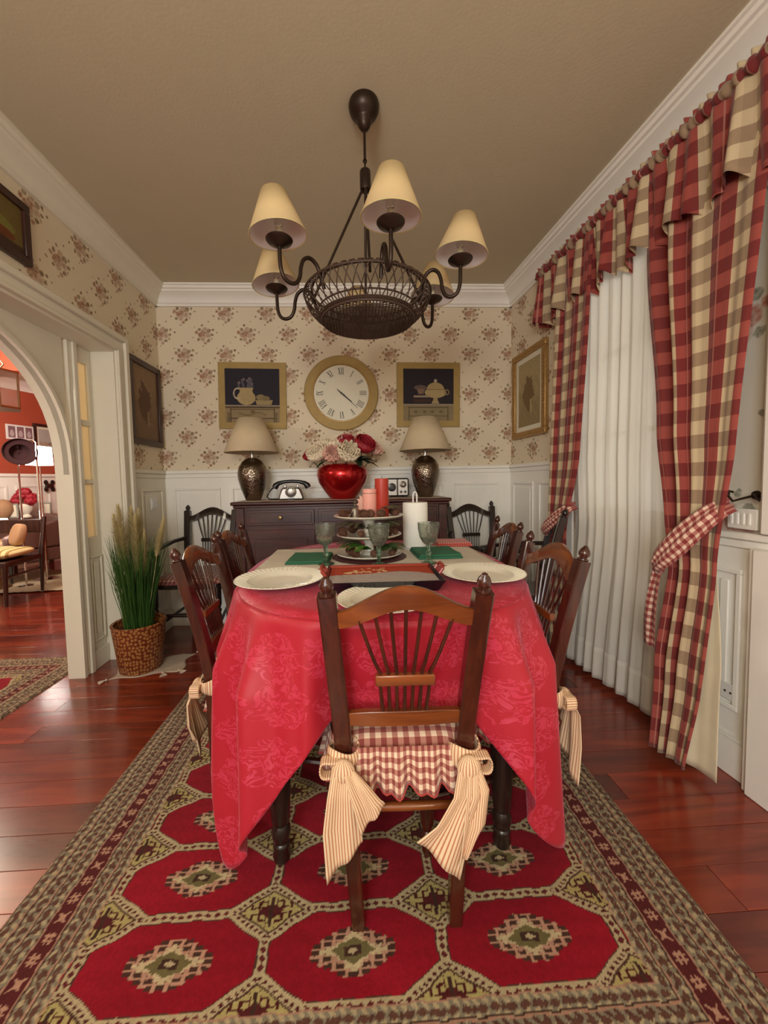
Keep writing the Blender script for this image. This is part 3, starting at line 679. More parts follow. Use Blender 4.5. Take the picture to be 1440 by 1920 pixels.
# ------------------------------------------------------------------ dining table
TX, TY, TA, TB, TZ = 0.088, 1.465, 0.484, 0.602, 0.752
def sup(t, n=2.5):
    c, s = math.cos(t), math.sin(t)
    return math.copysign(abs(c)**(2/n), c), math.copysign(abs(s)**(2/n), s)
tb = empty('dining_table', (TX, TY, 0), 0, 'oval dining table on dark turned legs beneath the crimson cloth', 'table')
poly = [(TA*sup(2*PI*i/72)[0]*0.985, TB*sup(2*PI*i/72)[1]*0.985) for i in range(72)]
MB().prism(poly, TZ-0.025, TZ, 'xy').build('tabletop', M['blackwood'], tb)
MB().box(-0.34, 0.34, -0.46, -0.44, TZ-0.12, TZ-0.026).box(-0.34, 0.34, 0.44, 0.46, TZ-0.12, TZ-0.026).box(-0.34, -0.32, -0.44, 0.44, TZ-0.12, TZ-0.026).box(0.32, 0.34, -0.44, 0.44, TZ-0.12, TZ-0.026).build('apron', M['blackwood'], tb)
lp = [(0.016, 0), (0.022, 0.004), (0.026, 0.02), (0.022, 0.04), (0.024, 0.046), (0.024, 0.052), (0.019, 0.058), (0.026, 0.075), (0.027, 0.095), (0.020, 0.11), (0.025, 0.12), (0.030, 0.2), (0.034, 0.40), (0.030, 0.5), (0.022, 0.52), (0.034, 0.54), (0.034, 0.56), (0.026, 0.57), (0.034, 0.60), (0.034, TZ-0.026)]
for (x, y) in ((-0.314, -0.43), (0.324, -0.43), (-0.314, 0.43), (0.324, 0.43)):
    MB().lathe(lp, 16).build('leg', M['blackwood'], tb, loc=(x, y, 0.009))
# tablecloth
CA, CB, CZ = 0.79, 1.03, TZ+0.004
def clothfn():
    mb = MB(); nt_, nd = 400, 40
    rim = []
    for i in range(nt_+1):
        t = 2*PI*i/nt_; sx, sy = sup(t); px_, py_ = TA*sx, TB*sy
        nx, ny = math.copysign(abs(sx)**1.5, sx)/TA, math.copysign(abs(sy)**1.5, sy)/TB
        l = math.hypot(nx, ny); nx /= l; ny /= l
        rim.append([px_, py_, nx, ny, 0, 0, t])
    arc = [0]
    for i in range(nt_): arc.append(arc[-1]+math.hypot(rim[i+1][0]-rim[i][0], rim[i+1][1]-rim[i][1]))
    # drop length: short over the sides and ends, long where the four corners hang
    q4 = nt_//4
    kc = max(range(0, q4), key=lambda k: -abs(abs(rim[k][0])-0.392))
    cors = [kc, nt_//2-kc, nt_//2+kc, nt_-kc]
    tot = arc[-1]
    def sstep(x): x = max(0, min(1, x)); return x*x*(3-2*x)
    for i in range(nt_+1):
        r_ = rim[i]; best = None
        for c in cors:
            d = arc[i]-arc[c]; d = (d+tot/2) % tot-tot/2
            if best is None or abs(d) < abs(best[0]): best = (d, c)
        d, c = best
        end = (abs(r_[0]) < abs(rim[c][0]))            # on the end (front or back) rather than the side
        d = abs(d)
        if end:
            L = 0.735-(0.735-0.33)*sstep(d/0.27)**0.8
            if r_[1] < 0: L -= 0.075*sstep((0.25-abs(r_[0]-0.02))/0.10)
        else: L = 0.735-(0.735-0.315)*sstep(d/0.07)
        r_[4] = L; r_[5] = math.exp(-(d/0.16)**2)
    def top(u, v):
        k = int(round(u*nt_)); px_, py_ = rim[k][0], rim[k][1]; s = v
        return (px_*s, py_*s, CZ+0.0012*math.sin(px_*s*21)*math.cos(py_*s*17)), (px_*s, py_*s)
    mb.grid(top, nt_, 8)
    def hang(u, v):
        k = int(round(u*nt_)); px_, py_, nx, ny, L, cor, t = rim[k]
        s = arc[k]; d = v*L
        fold = (0.5+0.5*math.sin(s*2*PI/0.155+0.9*math.sin(s*3.1)+0.6))**1.3
        fold2 = 0.5+0.5*math.sin(s*2*PI/0.07+1.3+2*math.sin(s*7))
        grow = min(1, d/0.20)**1.2
        mid_ = sstep((0.27-abs(px_-0.02))/0.10) if py_ < 0 and ny < -0.5 else 0
        out = 0.009*min(1, d/0.02)+d*0.055+grow*((0.046+0.012*cor)*fold+0.010*fold2)*(1-0.8*mid_)-mid_*0.065*grow
        dd = d-0.006*min(1, d/0.02)
        tx, ty = -ny, nx
        tw = 0.016*grow*math.sin(s*13+d*5)*(1-mid_)
        return (px_+nx*out+tx*tw, py_+ny*out+ty*tw, CZ-dd*0.985), (s, 0.7+d)
    mb.grid(hang, nt_, nd)
    return mb
cl = clothfn().build('tablecloth', M['cloth'], loc=(TX, TY, 0), smooth=80, solid=0.0015)
tag(cl, 'crimson damask tablecloth hanging to the rug at its corners over the oval table', 'tablecloth')
TT = CZ+0.003
# ------------------------------------------------------------------ chairs
def post_pts(sx, k=12, top=0.836):
    pts = []; sq = []
    for i in range(k+1):
        z = top*i/k
        if z < 0.45: f = z/0.45; x = 0.117+0.026*f; y = 0.004*math.sin(f*PI/2)
        else: f = (z-0.45)/(top-0.45); x = 0.143+0.023*f; y = 0.004-0.080*f**1.25
        pts.append((sx*x, y, z)); w_ = 0.0155+0.0045*min(1, z/0.4)
        sq.append((w_, 0.0165))
    return pts, sq
def back_y(z):
    f = max(0, (z-0.45)/(0.828-0.45)); return 0.004-0.080*f**1.25
def make_chair(name, label, cat, wm, cm, arms=False, cushion=True):
    t = empty(name, (0, 0, 0), 0, label, cat)
    for s in (-1, 1):
        p, sq = post_pts(s)
        lg = MB().tube(p, 0.02, sq=sq).build('leg', wm, t, smooth=30)
        MB().lathe([(0.009, 0), (0.0155, 0.003), (0.0155, 0.006), (0.010, 0.009), (0.010, 0.011), (0.0145, 0.017), (0.0155, 0.024), (0.012, 0.034), (0.007, 0.040), (0.006, 0.043), (0.001, 0.046)], 14).build('finial', wm, lg, loc=(p[-1][0], p[-1][1], p[-1][2]-0.002), rot=(0.25, 0, 0))
        MB().lathe([(0.012, 0), (0.016, 0.02), (0.014, 0.05), (0.02, 0.06), (0.012, 0.075), (0.020, 0.1), (0.023, 0.22), (0.016, 0.25), (0.022, 0.265), (0.015, 0.28), (0.022, 0.30), (0.022, 0.41)], 14).build('leg', wm, t, loc=(s*0.185, 0.385, 0))
        MB().tube([(s*0.13, 0.004, 0.2), (s*0.185, 0.385, 0.17)], [0.009, 0.011], 8).build('stretcher', wm, t)
    MB().tube([(-0.135, 0.0, 0.297), (0, 0.0, 0.297), (0.135, 0.0, 0.297)], [0.009, 0.011, 0.009], 10).build('stretcher', cm, t)
    MB().tube([(-0.185, 0.385, 0.24), (0, 0.385, 0.24), (0.185, 0.385, 0.24)], [0.008, 0.013, 0.008], 10).build('stretcher', wm, t)
    # crest
    def crest_prof(u):
        c = math.cos(PI*u/2)**1.5 if abs(u) < 1 else 0
        c = 0.5*(1+math.cos(PI*u))
        return 0.760+0.047*c, 0.797+0.062*c**0.85
    mb = MB(); nu = 28; vs = []; 
    for i in range(nu+1):
        u = -1+2*i/nu; zb, zt = crest_prof(u)
        bow = -0.018*(1-u*u)
        for (z, dy) in ((zb, -0.010), (zt-0.003, -0.010), (zt, -0.006), (zt, 0.006), (zt-0.003, 0.010), (zb, 0.010)):
            vs.append((u*0.156, back_y(z)+dy+bow, z))
    n6 = 6
    fs = [(j*n6+i, j*n6+(i+1) % n6, (j+1)*n6+(i+1) % n6, (j+1)*n6+i) for j in range(nu) for i in range(n6)]+[tuple(range(6)), tuple(range(nu*6, nu*6+6))]
    mb._add(vs, fs).build('crest_rail', cm, t, smooth=50)
    # lower rail
    mb = MB(); vs = []
    for i in range(13):
        u = -1+2*i/12; zt = 0.548-0.010*(abs(u)**4); zb = 0.508
        bow = -0.01*(1-u*u)
        for (z, dy) in ((zb, -0.009), (zt, -0.009), (zt, 0.009), (zb, 0.009)): vs.append((u*0.143, back_y(z)+dy+bow, z))
    fs = [(j*4+i, j*4+(i+1) % 4, (j+1)*4+(i+1) % 4, (j+1)*4+i) for j in range(12) for i in range(4)]+[(0, 1, 2, 3), (48, 49, 50, 51)]
    mb._add(vs, fs).build('lower_rail', cm, t, smooth=30, bevel=0.002)
    yb = back_y(0.632)-0.016
    MB().box(-0.066, 0.066, yb-0.009, yb+0.009, 0.620, 0.645).build('spindle_bar', cm, t, bevel=0.003)
    for k in range(7):
        a = k-3; x0, x1, x2 = a*0.0165, a*0.0185, a*0.033
        ztop = crest_prof(x2/0.156)[0]+0.008
        pts = [(x0, back_y(0.54)-0.012, 0.54), (x1, back_y(0.62)-0.015, 0.62), (x1, back_y(0.65)-0.016, 0.65)]
        for f in (0.2, 0.4, 0.6, 0.8, 1.0):
            z = 0.65+(ztop-0.65)*f; x = x1+(x2-x1)*(f**0.85); pts.append((x, back_y(z)-0.017, z))
        MB().tube(pts, 0.0044, 8).build('spindle', wm, t)
    # seat
    poly = [(-0.15, 0.018), (0.15, 0.018), (0.205, 0.38), (0.19, 0.405), (0.1, 0.42), (-0.1, 0.42), (-0.19, 0.405), (-0.205, 0.38)]
    MB().prism(poly, 0.405, 0.430, 'xy').build('seat', wm, t, bevel=0.005)
    if arms:
        for s in (-1, 1):
            MB().tube([(s*0.155, -0.03, 0.655), (s*0.20, 0.10, 0.645), (s*0.225, 0.26, 0.62), (s*0.23, 0.34, 0.60)], 0.02, sq=[(0.012, 0.012), (0.015, 0.011), (0.02, 0.011), (0.026, 0.011)]).build('arm', wm, t, smooth=30)
            MB().lathe([(0.012, 0), (0.016, 0.03), (0.011, 0.05), (0.018, 0.08), (0.012, 0.11), (0.016, 0.13), (0.013, 0.175)], 12).build('arm_post', wm, t, loc=(s*0.198, 0.315, 0.428))
    return t
def bow_parts(parent, s, var):
    """striped tie knotted round the rear post; s=-1 left, 1 right"""
    px_ = s*0.143; yb = -0.024
    # wrap round the post
    mb = MB()
    def wrap(u, v):
        a = u*2*PI; rx, ry = 0.034+0.004*math.sin(v*PI), 0.030+0.004*math.sin(v*PI)
        return (px_+rx*math.cos(a), 0.002+ry*math.sin(a), 0.452-0.042*v+0.006*math.sin(a*2+v*3)), (a*0.03, v*0.04)
    mb.grid(wrap, 24, 6).build('tie_band', M['ticking'], parent, solid=0.004)
    rr = random.Random(var)
    def strip(pts, ws, twist, name, cut=0.0):
        # hanging tail with folds; pts centre line, ws widths
        def f(u, v):
            k = v*(len(pts)-1); i = min(int(k), len(pts)-2); q = k-i
            c = Vector(pts[i]).lerp(Vector(pts[i+1]), q); w_ = ws[i]*(1-q)+ws[i+1]*q
            d = Vector((math.cos(twist), math.sin(twist)*0.35, 0))
            fold = 0.007*math.sin(u*2*PI*1.5+v*2)*(0.4+0.6*v)
            vv = 0
            p = c+d*w_*(u-0.5)+Vector((0, -fold, 0))
            if v > 0.999 or True: p.z -= cut*(u-0.5)*max(0, v-0.6)/0.4
            return tuple(p), (u*0.085+0.01, v*0.3)
        MB().grid(f, 14, 18).build(name, M['ticking'], parent, solid=0.002, smooth=80)
    if s < 0:
        strip([(px_, yb-0.02, 0.435), (px_-0.002, yb-0.04, 0.38), (px_-0.004, yb-0.035, 0.30), (px_+0.000, yb-0.03, 0.215)], [0.045, 0.065, 0.085, 0.082], 0.1, 'tie_tail', -0.085)
        strip([(px_+0.01, yb-0.022, 0.43), (px_+0.035, yb-0.045, 0.40), (px_+0.058, yb-0.045, 0.355), (px_+0.066, yb-0.04, 0.325)], [0.025, 0.055, 0.075, 0.065], 0.6, 'tie_tail', -0.05)
    else:
        strip([(px_, yb-0.02, 0.43), (px_-0.012, yb-0.042, 0.37), (px_-0.045, yb-0.04, 0.29), (px_-0.075, yb-0.035, 0.215)], [0.045, 0.06, 0.085, 0.10], -0.2, 'tie_tail', 0.10)
        strip([(px_+0.008, yb-0.02, 0.43), (px_+0.014, yb-0.04, 0.38), (px_+0.004, yb-0.045, 0.30), (px_-0.016, yb-0.04, 0.225)], [0.028, 0.055, 0.055, 0.03], 0.3, 'tie_tail', -0.03)
    # knot and loops
    mb = MB(); mb.sphere((px_, yb-0.018, 0.420), 0.024, 14, 10, (1.15, 0.7, 1.2)).build('knot', M['ticking'], parent)
    def loop2(u, v):
        a = u*2*PI
        return (px_+s*0.026+0.026*math.cos(a), yb+0.006-0.03*v, 0.425+0.021*math.sin(a)+0.004*math.sin(3*a)), (a*0.03, v*0.05)
    MB().grid(loop2, 22, 5).build('tie_loop', M['ticking'], parent, solid=0.003)
def make_cushion(name, label, mat, frill=True, bows=True):
    t = empty(name, (0, 0, 0), 0, label, 'cushion')
    base = [(-0.118, -0.004), (0.118, -0.004), (0.17, 0.045), (0.218, 0.39), (0.19, 0.42), (-0.19, 0.42), (-0.218, 0.39), (-0.17, 0.045)]
    # perimeter sampling
    per = []; 
    for i in range(8):
        a, b = Vector(base[i]), Vector(base[(i+1) % 8]); n = max(2, int((b-a).length/0.006))
        per += [a.lerp(b, k/n) for k in range(n)]
    n = len(per)
    # smooth corners
    for _ in range(5): per = [(per[i-1]+per[i]*2+per[(i+1) % n])/4 for i in range(n)]
    ctr = Vector((0, 0.21)); S = [0]
    for i in range(n): S.append(S[-1]+(per[(i+1) % n]-per[i]).length)
    def f(u, v):
        k = int(round(u*n)) % n; p = ctr+(per[k]-ctr)*(1-v*0.999)
        h = 0.030*(1-(1-v)**3.0); return (p.x, p.y, 0.437+h+0.014*min(1, v*14)), (p.x, p.y)
    def fb(u, v):
        k = int(round(u*n)) % n; p = ctr+(per[k]-ctr)*v
        return (p.x, p.y, 0.432), (p.x, p.y)
    mb = MB(); mb.grid(fb, n, 3)
    mb.grid(lambda u, v: ((per[int(round(u*n)) % n].x, per[int(round(u*n)) % n].y, 0.432+0.005*v), (S[int(round(u*n))], v*0.01)), n, 1)
    mb.grid(f, n, 12).build('pad', mat, t, smooth=60)
    if frill:
        i0 = 0
        def fr(u, v):
            k = int(round(u*n)) % n; s = S[int(round(u*n))]; p = per[k]; q = per[(k+1) % n]; d = (q-p).normalized(); nrm = Vector((d.y, -d.x))
            w1 = math.sin(s*2*PI/0.034+1.5*math.sin(s*23)); w2 = math.sin(s*2*PI/0.075)
            o = 0.006+v*(0.016+0.009*w1+0.009*w2)
            ln = 0.100+0.002*w1+0.006*w2
            p2 = p+nrm*o
            return (p2.x, p2.y, 0.452-ln*v*(1 if True else 0)), (s*1.9+0.004*w1*v, v*0.12)
        fo = MB().grid(fr, n, 8).build('frill', mat, t, smooth=80, solid=0.0015)
        pts = [fr(i/n, 1.0)[0] for i in range(n+1)]
        MB().tube(pts, 0.0028, 6, cap=False).build('piping', M['piping'], fo)
    if bows:
        bow_parts(t, -1, 1); bow_parts(t, 1, 2)
    return t
ch1 = make_chair('dining_chair', '', 'chair', M['chair'], M['crest'])
cu1 = make_cushion('seat_cushion', '', M['gingham'])
G1 = 'wheel-back dining chairs around the table'; G2 = 'gingham seat cushions on the dining chairs'
cs = [((0.107, 0.860, 0.008), R(-1.5), 'cherry wood dining chair with arched top rail nearest the viewer, back to us', 'red and cream gingham seat cushion tied with striped bows on the nearest chair'),
      ((-0.475, 1.36, 0.008), R(-90), 'dining chair on the left side of the table, the nearer of the two', 'gingham cushion on the nearer left-hand dining chair, striped tie hanging beside the cloth'),
      ((-0.495, 1.79, 0.008), R(-90), 'dining chair on the left side of the table, the farther of the two', 'gingham cushion on the farther left-hand dining chair'),
      ((0.575, 1.21, 0.008), R(90), 'dining chair on the right side of the table, the nearer of the two', 'gingham cushion on the nearer right-hand dining chair, striped tie end showing past the cloth'),
      ((0.675, 1.83, 0.008), R(86), 'dining chair on the right side of the table, the farther of the two', 'gingham cushion on the farther right-hand dining chair')]
for i, (l, rz, la, lb) in enumerate(cs):
    a = ch1 if i == 0 else copy_tree(ch1); b = cu1 if i == 0 else copy_tree(cu1)
    place(a, l, rz, la, G1); place(b, l, rz, lb, G2)
ac = make_chair('armchair', '', 'chair', M['blackwood'], M['blackwood'], arms=True)
place(ac, (-1.075, 2.83, 0.0), R(180), 'black wooden armchair in the left corner behind the potted grass', 'black spindle-back armchairs along the walls', 1.06)
ac2 = copy_tree(ac); place(ac2, (0.905, 2.83, 0.0), R(180), 'black wooden armchair against the back wall, right of the sideboard', None, 1.04)
ac3 = copy_tree(ac); place(ac3, (1.07, 2.09, 0.0), R(69), 'black chair seen edge-on beside the far curtain', None, 1.05)
cu2 = make_cushion('seat_cushion', '', M['gingham_d'], frill=False, bows=False)
place(cu2, (-1.075, 2.83, 0.0), R(180), 'dark red checked cushion on the black armchair in the left corner', 'checked cushions on the black armchairs', 1.06)
cu3 = copy_tree(cu2); place(cu3, (0.905, 2.83, 0.0), R(180), 'dark red checked cushion on the black armchair right of the sideboard', None, 1.04)
# ------------------------------------------------------------------ table settings
def plate(loc, r, label):
    t = empty('dinner_plate', loc, 0, label, 'plate', 'white plates on the table'); s = r/0.142
    mb = MB(); n = 72
    prof_ = [(0.0005, 0.004), (0.07, 0.004), (0.085, 0.006), (0.098, 0.013), (0.141, 0.021), (0.142, 0.0195), (0.099, 0.010), (0.088, 0.002), (0.075, 0.0), (0.06, 0.0), (0.0005, 0.002)]
    mb.lathe([(a*s, z) for a, z in prof_], n, cap=False).build('dish', M['china'], t, smooth=35)
    mb = MB()
    for k in range(48):
        a = 2*PI*k/48; c, s2 = math.cos(a), math.sin(a)
        mb.tube([(c*0.103*s, s2*0.103*s, 0.0145), (c*0.138*s, s2*0.138*s, 0.0212)], [0.0006, 0.0010], 5)
    o = mb.build('ribbed_rim', M['china'], t); o['kind'] = 'stuff'
    return t
plate((-0.242, 1.222, TT), 0.143, 'white ribbed plate on the left side of the red cloth')
plate((0.418, 1.212, TT), 0.136, 'white ribbed plate on the right side of the red cloth')
plate((0.078, 0.975, TT), 0.128, 'white plate behind the crest of the nearest chair')
# linen runner
mb = MB().grid(lambda u, v: ((-0.372+0.918*u, 1.405+0.435*v-0.0*u, TT+0.001+0.0008*math.sin(u*40)*math.sin(v*21)), (u, v)), 50, 24)
tag(mb.build('table_runner', M['linen'], solid=0.002), 'pale grey linen runner across the middle of the table', 'runner')
RT = TT+0.0028
mt = MB().lathe([(0.001, 0), (0.155, 0), (0.158, 0.002), (0.155, 0.004), (0.001, 0.004)], 48, (0.062, 1.60, RT), cap=False)
tag(mt.build('round_mat', M['matt']), 'dark round mat under the tiered stand', 'mat')
# tray
ty = empty('serving_tray', (0.085, 1.185, TT), R(-0.5), 'black lacquer tray with red blossom inside and curled handles', 'tray')
def trayfn(z0, z1, w0, d0, w1, d1, th):
    mb = MB()
    ring = lambda w_, d_, z: [(-w_, -d_, z), (w_, -d_, z), (w_, d_, z), (-w_, d_, z)]
    rs_ = [ring(w0, d0, z0), ring(w1, d1, z1), ring(w1-th, d1-th, z1), ring(w0-th, d0-th, z0+th)]
    vs = [p for r_ in rs_ for p in r_]
    fs = [(j*4+i, j*4+(i+1) % 4, (j+1)*4+(i+1) % 4, (j+1)*4+i) for j in range(3) for i in range(4)]+[(3, 2, 1, 0), (12, 13, 14, 15)]
    return mb._add(vs, fs)
trayfn(0, 0.034, 0.158, 0.102, 0.178, 0.120, 0.004).build('tray_body', M['lacquer'], ty, smooth=0)
xs = np.linspace(-0.166, 0.166, 120); ys = np.linspace(-0.108, 0.108, 70); X, Y = np.meshgrid(xs, ys)
col = np.zeros(X.shape+(3,)); col[:] = (0.42, 0.36, 0.34)
up_m = Y > 0.030-1.6*X*X*0+0.030*np.clip(np.abs(X)/0.16, 0, 1)**3*-1.0+0.012*np.sin(X*22); col[up_m] = (0.42, 0.055, 0.022)
rs = np.random.RandomState(5)
for k in range(26):
    bx_, by_ = (-0.085+0.10*rs.rand(), 0.035+0.06*rs.rand()) if k < 18 else (-0.12+0.05*rs.rand(), 0.03+0.02*rs.rand())
    rr_ = 0.004+0.004*rs.rand(); an = np.arctan2(Y-by_, X-bx_); col[np.hypot(X-bx_, Y-by_) < rr_*(1+0.3*np.cos(5*an))] = (0.75, 0.55, 0.3)
attr_grid('painted_inlay', X, Y, np.full(X.shape, 0.0255), col, M['paint'], ty)
# inner back wall is red
MB()._add([(-0.168, 0.1085, 0.026), (0.168, 0.1085, 0.026), (0.173, 0.1135, 0.0335), (-0.173, 0.1135, 0.0335)], [(0, 1, 2, 3)]).build('inner_side', M['red_lac'], ty, smooth=0, solid=0.001)
for s in (-1, 1):
    MB().tube([(s*0.176, -0.035, 0.034), (s*0.186, -0.035, 0.048), (s*0.19, -0.018, 0.056), (s*0.19, 0.018, 0.056), (s*0.186, 0.035, 0.048), (s*0.176, 0.035, 0.034)], 0.0055, 8).build('handle', M['red_lac'], ty)
# goblets
def goblet():
    t = empty('goblet', (0, 0, 0), 0, '', 'glass', 'smoky pressed glass goblets')
    MB().lathe([(0.010, 0.072), (0.022, 0.080), (0.034, 0.100), (0.040, 0.13), (0.0415, 0.158), (0.0395, 0.158), (0.038, 0.13), (0.032, 0.102), (0.018, 0.084), (0.001, 0.080)], 32).build('bowl', M['goblet'], t)
    MB().lathe([(0.032, 0), (0.033, 0.003), (0.020, 0.008), (0.008, 0.014), (0.007, 0.03), (0.012, 0.036), (0.012, 0.042), (0.007, 0.048), (0.008, 0.060), (0.011, 0.072)], 24).build('stem', M['goblet_stem'], t)
    return t
g1 = goblet()
for i, (x, y, la) in enumerate(((-0.113, 1.475, 'smoky glass goblet behind the left end of the tray'), (0.092, 1.425, 'smoky glass goblet in front of the tiered stand, middle one of three'), (0.285, 1.435, 'smoky glass goblet on the green napkin side, in front of the paper towel'))):
    g = g1 if i == 0 else copy_tree(g1); place(g, (x, y, RT+(0.0 if i != 2 else 0.0)), 0, la)
# napkins
def napkin(loc, rz, w_, d_, layers, mat, label, th=0.006):
    t = empty('folded_napkin', loc, rz, label, 'napkin')
    for k in range(layers):
        s = 1-0.05*k; z0 = k*th
        def f(u, v):
            return ((u-0.5)*w_*s+0.002*math.sin(v*9+k), (v-0.5)*d_*s, z0+th*0.95+0.0012*math.sin(u*7+k)*math.sin(v*8)), (u*w_, v*d_)
        mb = MB(); mb.grid(f, 14, 12)
        mb.grid(lambda u, v: (((u-0.5)*w_*s, -0.5*d_*s-0.002*math.sin(v*PI), z0+v*th*0.95), (u*w_, v*th)), 14, 4)
        mb.grid(lambda u, v: (((u-0.5)*w_*s, 0.5*d_*s+0.002*math.sin(v*PI), z0+v*th*0.95), (u*w_, v*th)), 14, 4)
        mb.grid(lambda u, v: ((-0.5*w_*s-0.0015*math.sin(v*PI), (u-0.5)*d_*s, z0+v*th*0.95), (u*d_, v*th)), 12, 4)
        mb.grid(lambda u, v: ((0.5*w_*s+0.0015*math.sin(v*PI), (u-0.5)*d_*s, z0+v*th*0.95), (u*d_, v*th)), 12, 4)
        mb.build('fold', mat, t, smooth=60)
    return t
napkin((-0.185, 1.575, RT), R(-2), 0.17, 0.20, 2, M['green'], 'folded green cloth napkin on the left of the tiered stand')
napkin((0.345, 1.605, RT), R(2), 0.18, 0.20, 2, M['green'], 'folded green cloth napkin on the right in front of the paper towel', 0.009)
napkin((0.485, 1.86, RT), R(-4), 0.17, 0.15, 2, M['redcheck'], 'folded red checked cloth beyond the right green napkin', 0.008)
# paper towel
pt = empty('paper_towel_roll', (0.288, 1.765, RT), 0, 'white paper towel roll on an upright holder with wire loop', 'paper towel')
MB().lathe([(0.062, 0), (0.064, 0.003), (0.062, 0.006), (0.001, 0.006)], 40).build('base', M['whiteplastic'], pt)
MB().lathe([(0.020, 0.008), (0.056, 0.008), (0.058, 0.012), (0.058, 0.214), (0.056, 0.218), (0.020, 0.218)], 48).build('paper_roll', M['towel'], pt)
MB().tube([(-0.009, 0, 0.006), (-0.009, 0, 0.25), (-0.007, 0, 0.262), (0, 0, 0.268), (0.007, 0, 0.262), (0.009, 0, 0.25), (0.009, 0, 0.006)], 0.0035, 8).build('wire_loop', M['whiteplastic'], pt)
# tiered stand
SXc, SYc, SZc = 0.062, 1.60, RT+0.004
ts = empty('tiered_stand', (SXc, SYc, SZc), 0, 'white three-tier china stand filled with pine cones and greenery', 'stand')
def tier(z, r, ped):
    MB().lathe([(0.001, z), (r-0.02, z), (r-0.004, z+0.007), (r, z+0.010), (r-0.001, z+0.012), (r-0.006, z+0.011), (r-0.022, z+0.005), (0.001, z+0.005)], 56, cap=False).build('plate', M['china'], ts, smooth=35)
    if ped: MB().lathe([(0.045, z+0.0055), (0.038, z+0.012), (0.022, z+0.02), (0.018, z+0.045), (0.030, z+ped-0.006), (0.038, z+ped)], 28).build('pedestal', M['china'], ts)
tier(0.004, 0.138, 0.080); tier(0.084, 0.138, 0.080); tier(0.164, 0.148, 0)
def pinecone():
    mb = MB(); mb.lathe([(0.002, 0), (0.012, 0.004), (0.015, 0.015), (0.011, 0.028), (0.002, 0.036)], 8)
    for j in range(8):
        z = 0.002+j*0.0042; rr_ = [0.012, 0.016, 0.018, 0.0185, 0.017, 0.0145, 0.011, 0.007][j]
        for k in range(8):
            a = 2*PI*(k+0.5*(j % 2))/8; c, s = math.cos(a), math.sin(a); w_ = rr_*0.32
            p0 = (c*rr_*0.5, s*rr_*0.5, z); pl = (c*rr_-s*w_, s*rr_+c*w_, z+0.003); pr_ = (c*rr_+s*w_, s*rr_-c*w_, z+0.003); tip = (c*rr_*1.22, s*rr_*1.22, z+0.0055); up1 = (c*rr_*0.9, s*rr_*0.9, z+0.0065)
            mb._add([p0, pl, tip, pr_, up1], [(0, 3, 2, 1), (0, 1, 4), (1, 2, 4), (2, 3, 4), (3, 0, 4)])
    return mb
pc0 = None; rr = random.Random(4); spots = []
for lvl, rad, cnt, r0 in ((0.170, 0.120, 13, 0.0), (0.092, 0.114, 11, 0.3), (0.010, 0.114, 10, 0.5)):
    for k in range(cnt):
        a = 2*PI*k/cnt+r0; q = rad*(0.82+0.16*rr.random()); spots.append((q*math.cos(a), q*math.sin(a), lvl, rr.random()*6, cnt))
lname = {0.170: 'top', 0.092: 'middle', 0.010: 'bottom'}
for (x, y, z, a, cnt) in spots:
    if pc0 is None:
        o = pinecone().build('pine_cone', M['cone'], smooth=0); pc0 = o
    else: o = pc0.copy(); C.objects.link(o)
    o.location = (SXc+x, SYc+y, SZc+z+0.0075); o.rotation_euler = (R(62), 0, a); s = 0.62+0.42*rr.random(); o.scale = (s, s, s*1.1)
    tag(o, 'small brown pine cone lying on the %s tier of the white stand' % lname[z], 'pine cone', 'pine cones on the %s tier' % lname[z])
def sprig(name, loc, n, ln, mat, rot, label, seed, up_=0.2, leaf=0.027):
    mb = MB(); q = random.Random(seed)
    for k in range(n):
        a = q.uniform(-0.9, 0.9); L = ln*q.uniform(0.6, 1.0); pts = [Vector((math.cos(a)*L*t, math.sin(a)*L*t, 0.006+up_*L*math.sin(t*2.6))) for t in (0, .25, .5, .75, 1)]
        mb.tube(pts, 0.0009, 4)
        for j in range(24):
            t = 0.08+j/26; p = pts[0].lerp(pts[-1], t); p.z = 0.006+up_*L*math.sin(t*2.6)
            for s in (-1, 1):
                b = a+s*0.9; e = p+Vector((math.cos(b), math.sin(b), 0.15*s*q.random()))*leaf*(1.1-t*0.7)
                w_ = Vector((-math.sin(b), math.cos(b), 0))*0.0032
                m2 = (p+e)/2
                mb._add([tuple(p), tuple(m2+w_), tuple(e), tuple(m2-w_), tuple(m2+Vector((0, 0, .001)))], [(0, 1, 4), (1, 2, 4), (2, 3, 4), (3, 0, 4)])
    o = mb.build(name, mat, loc=loc, smooth=0); o.rotation_euler = (0, 0, rot)
    return tag(o, label, 'greenery')
sprig('fern_sprig', (SXc+0.0, SYc-0.055, SZc+0.030), 12, 0.13, M['fern'], R(-155), 'bright green fern sprig at the front left of the bottom tier', 1)
sprig('fir_sprig', (SXc+0.03, SYc-0.05, SZc+0.028), 10, 0.12, M['fir'], R(-35), 'dark fir sprig on the right of the bottom tier', 2)
sprig('fir_sprig', (SXc+0.0, SYc-0.06, SZc+0.118), 12, 0.10, M['fir'], R(-40), 'green fir sprig spilling over the front of the middle tier', 3, 0.2)
sprig('dry_sprig', (SXc-0.02, SYc-0.03, SZc+0.115), 14, 0.13, M['dry'], R(-160), 'dry olive foliage on the left of the middle tier', 4, 0.25, 0.02)
sprig('dry_sprig', (SXc-0.02, SYc-0.02, SZc+0.035), 14, 0.13, M['dry'], R(170), 'dry olive foliage on the left of the bottom tier', 6, 0.25, 0.02)
sprig('dry_sprig', (SXc+0.03, SYc-0.02, SZc+0.115), 12, 0.12, M['dry'], R(-15), 'dry olive foliage on the right of the middle tier', 8, 0.25, 0.018)
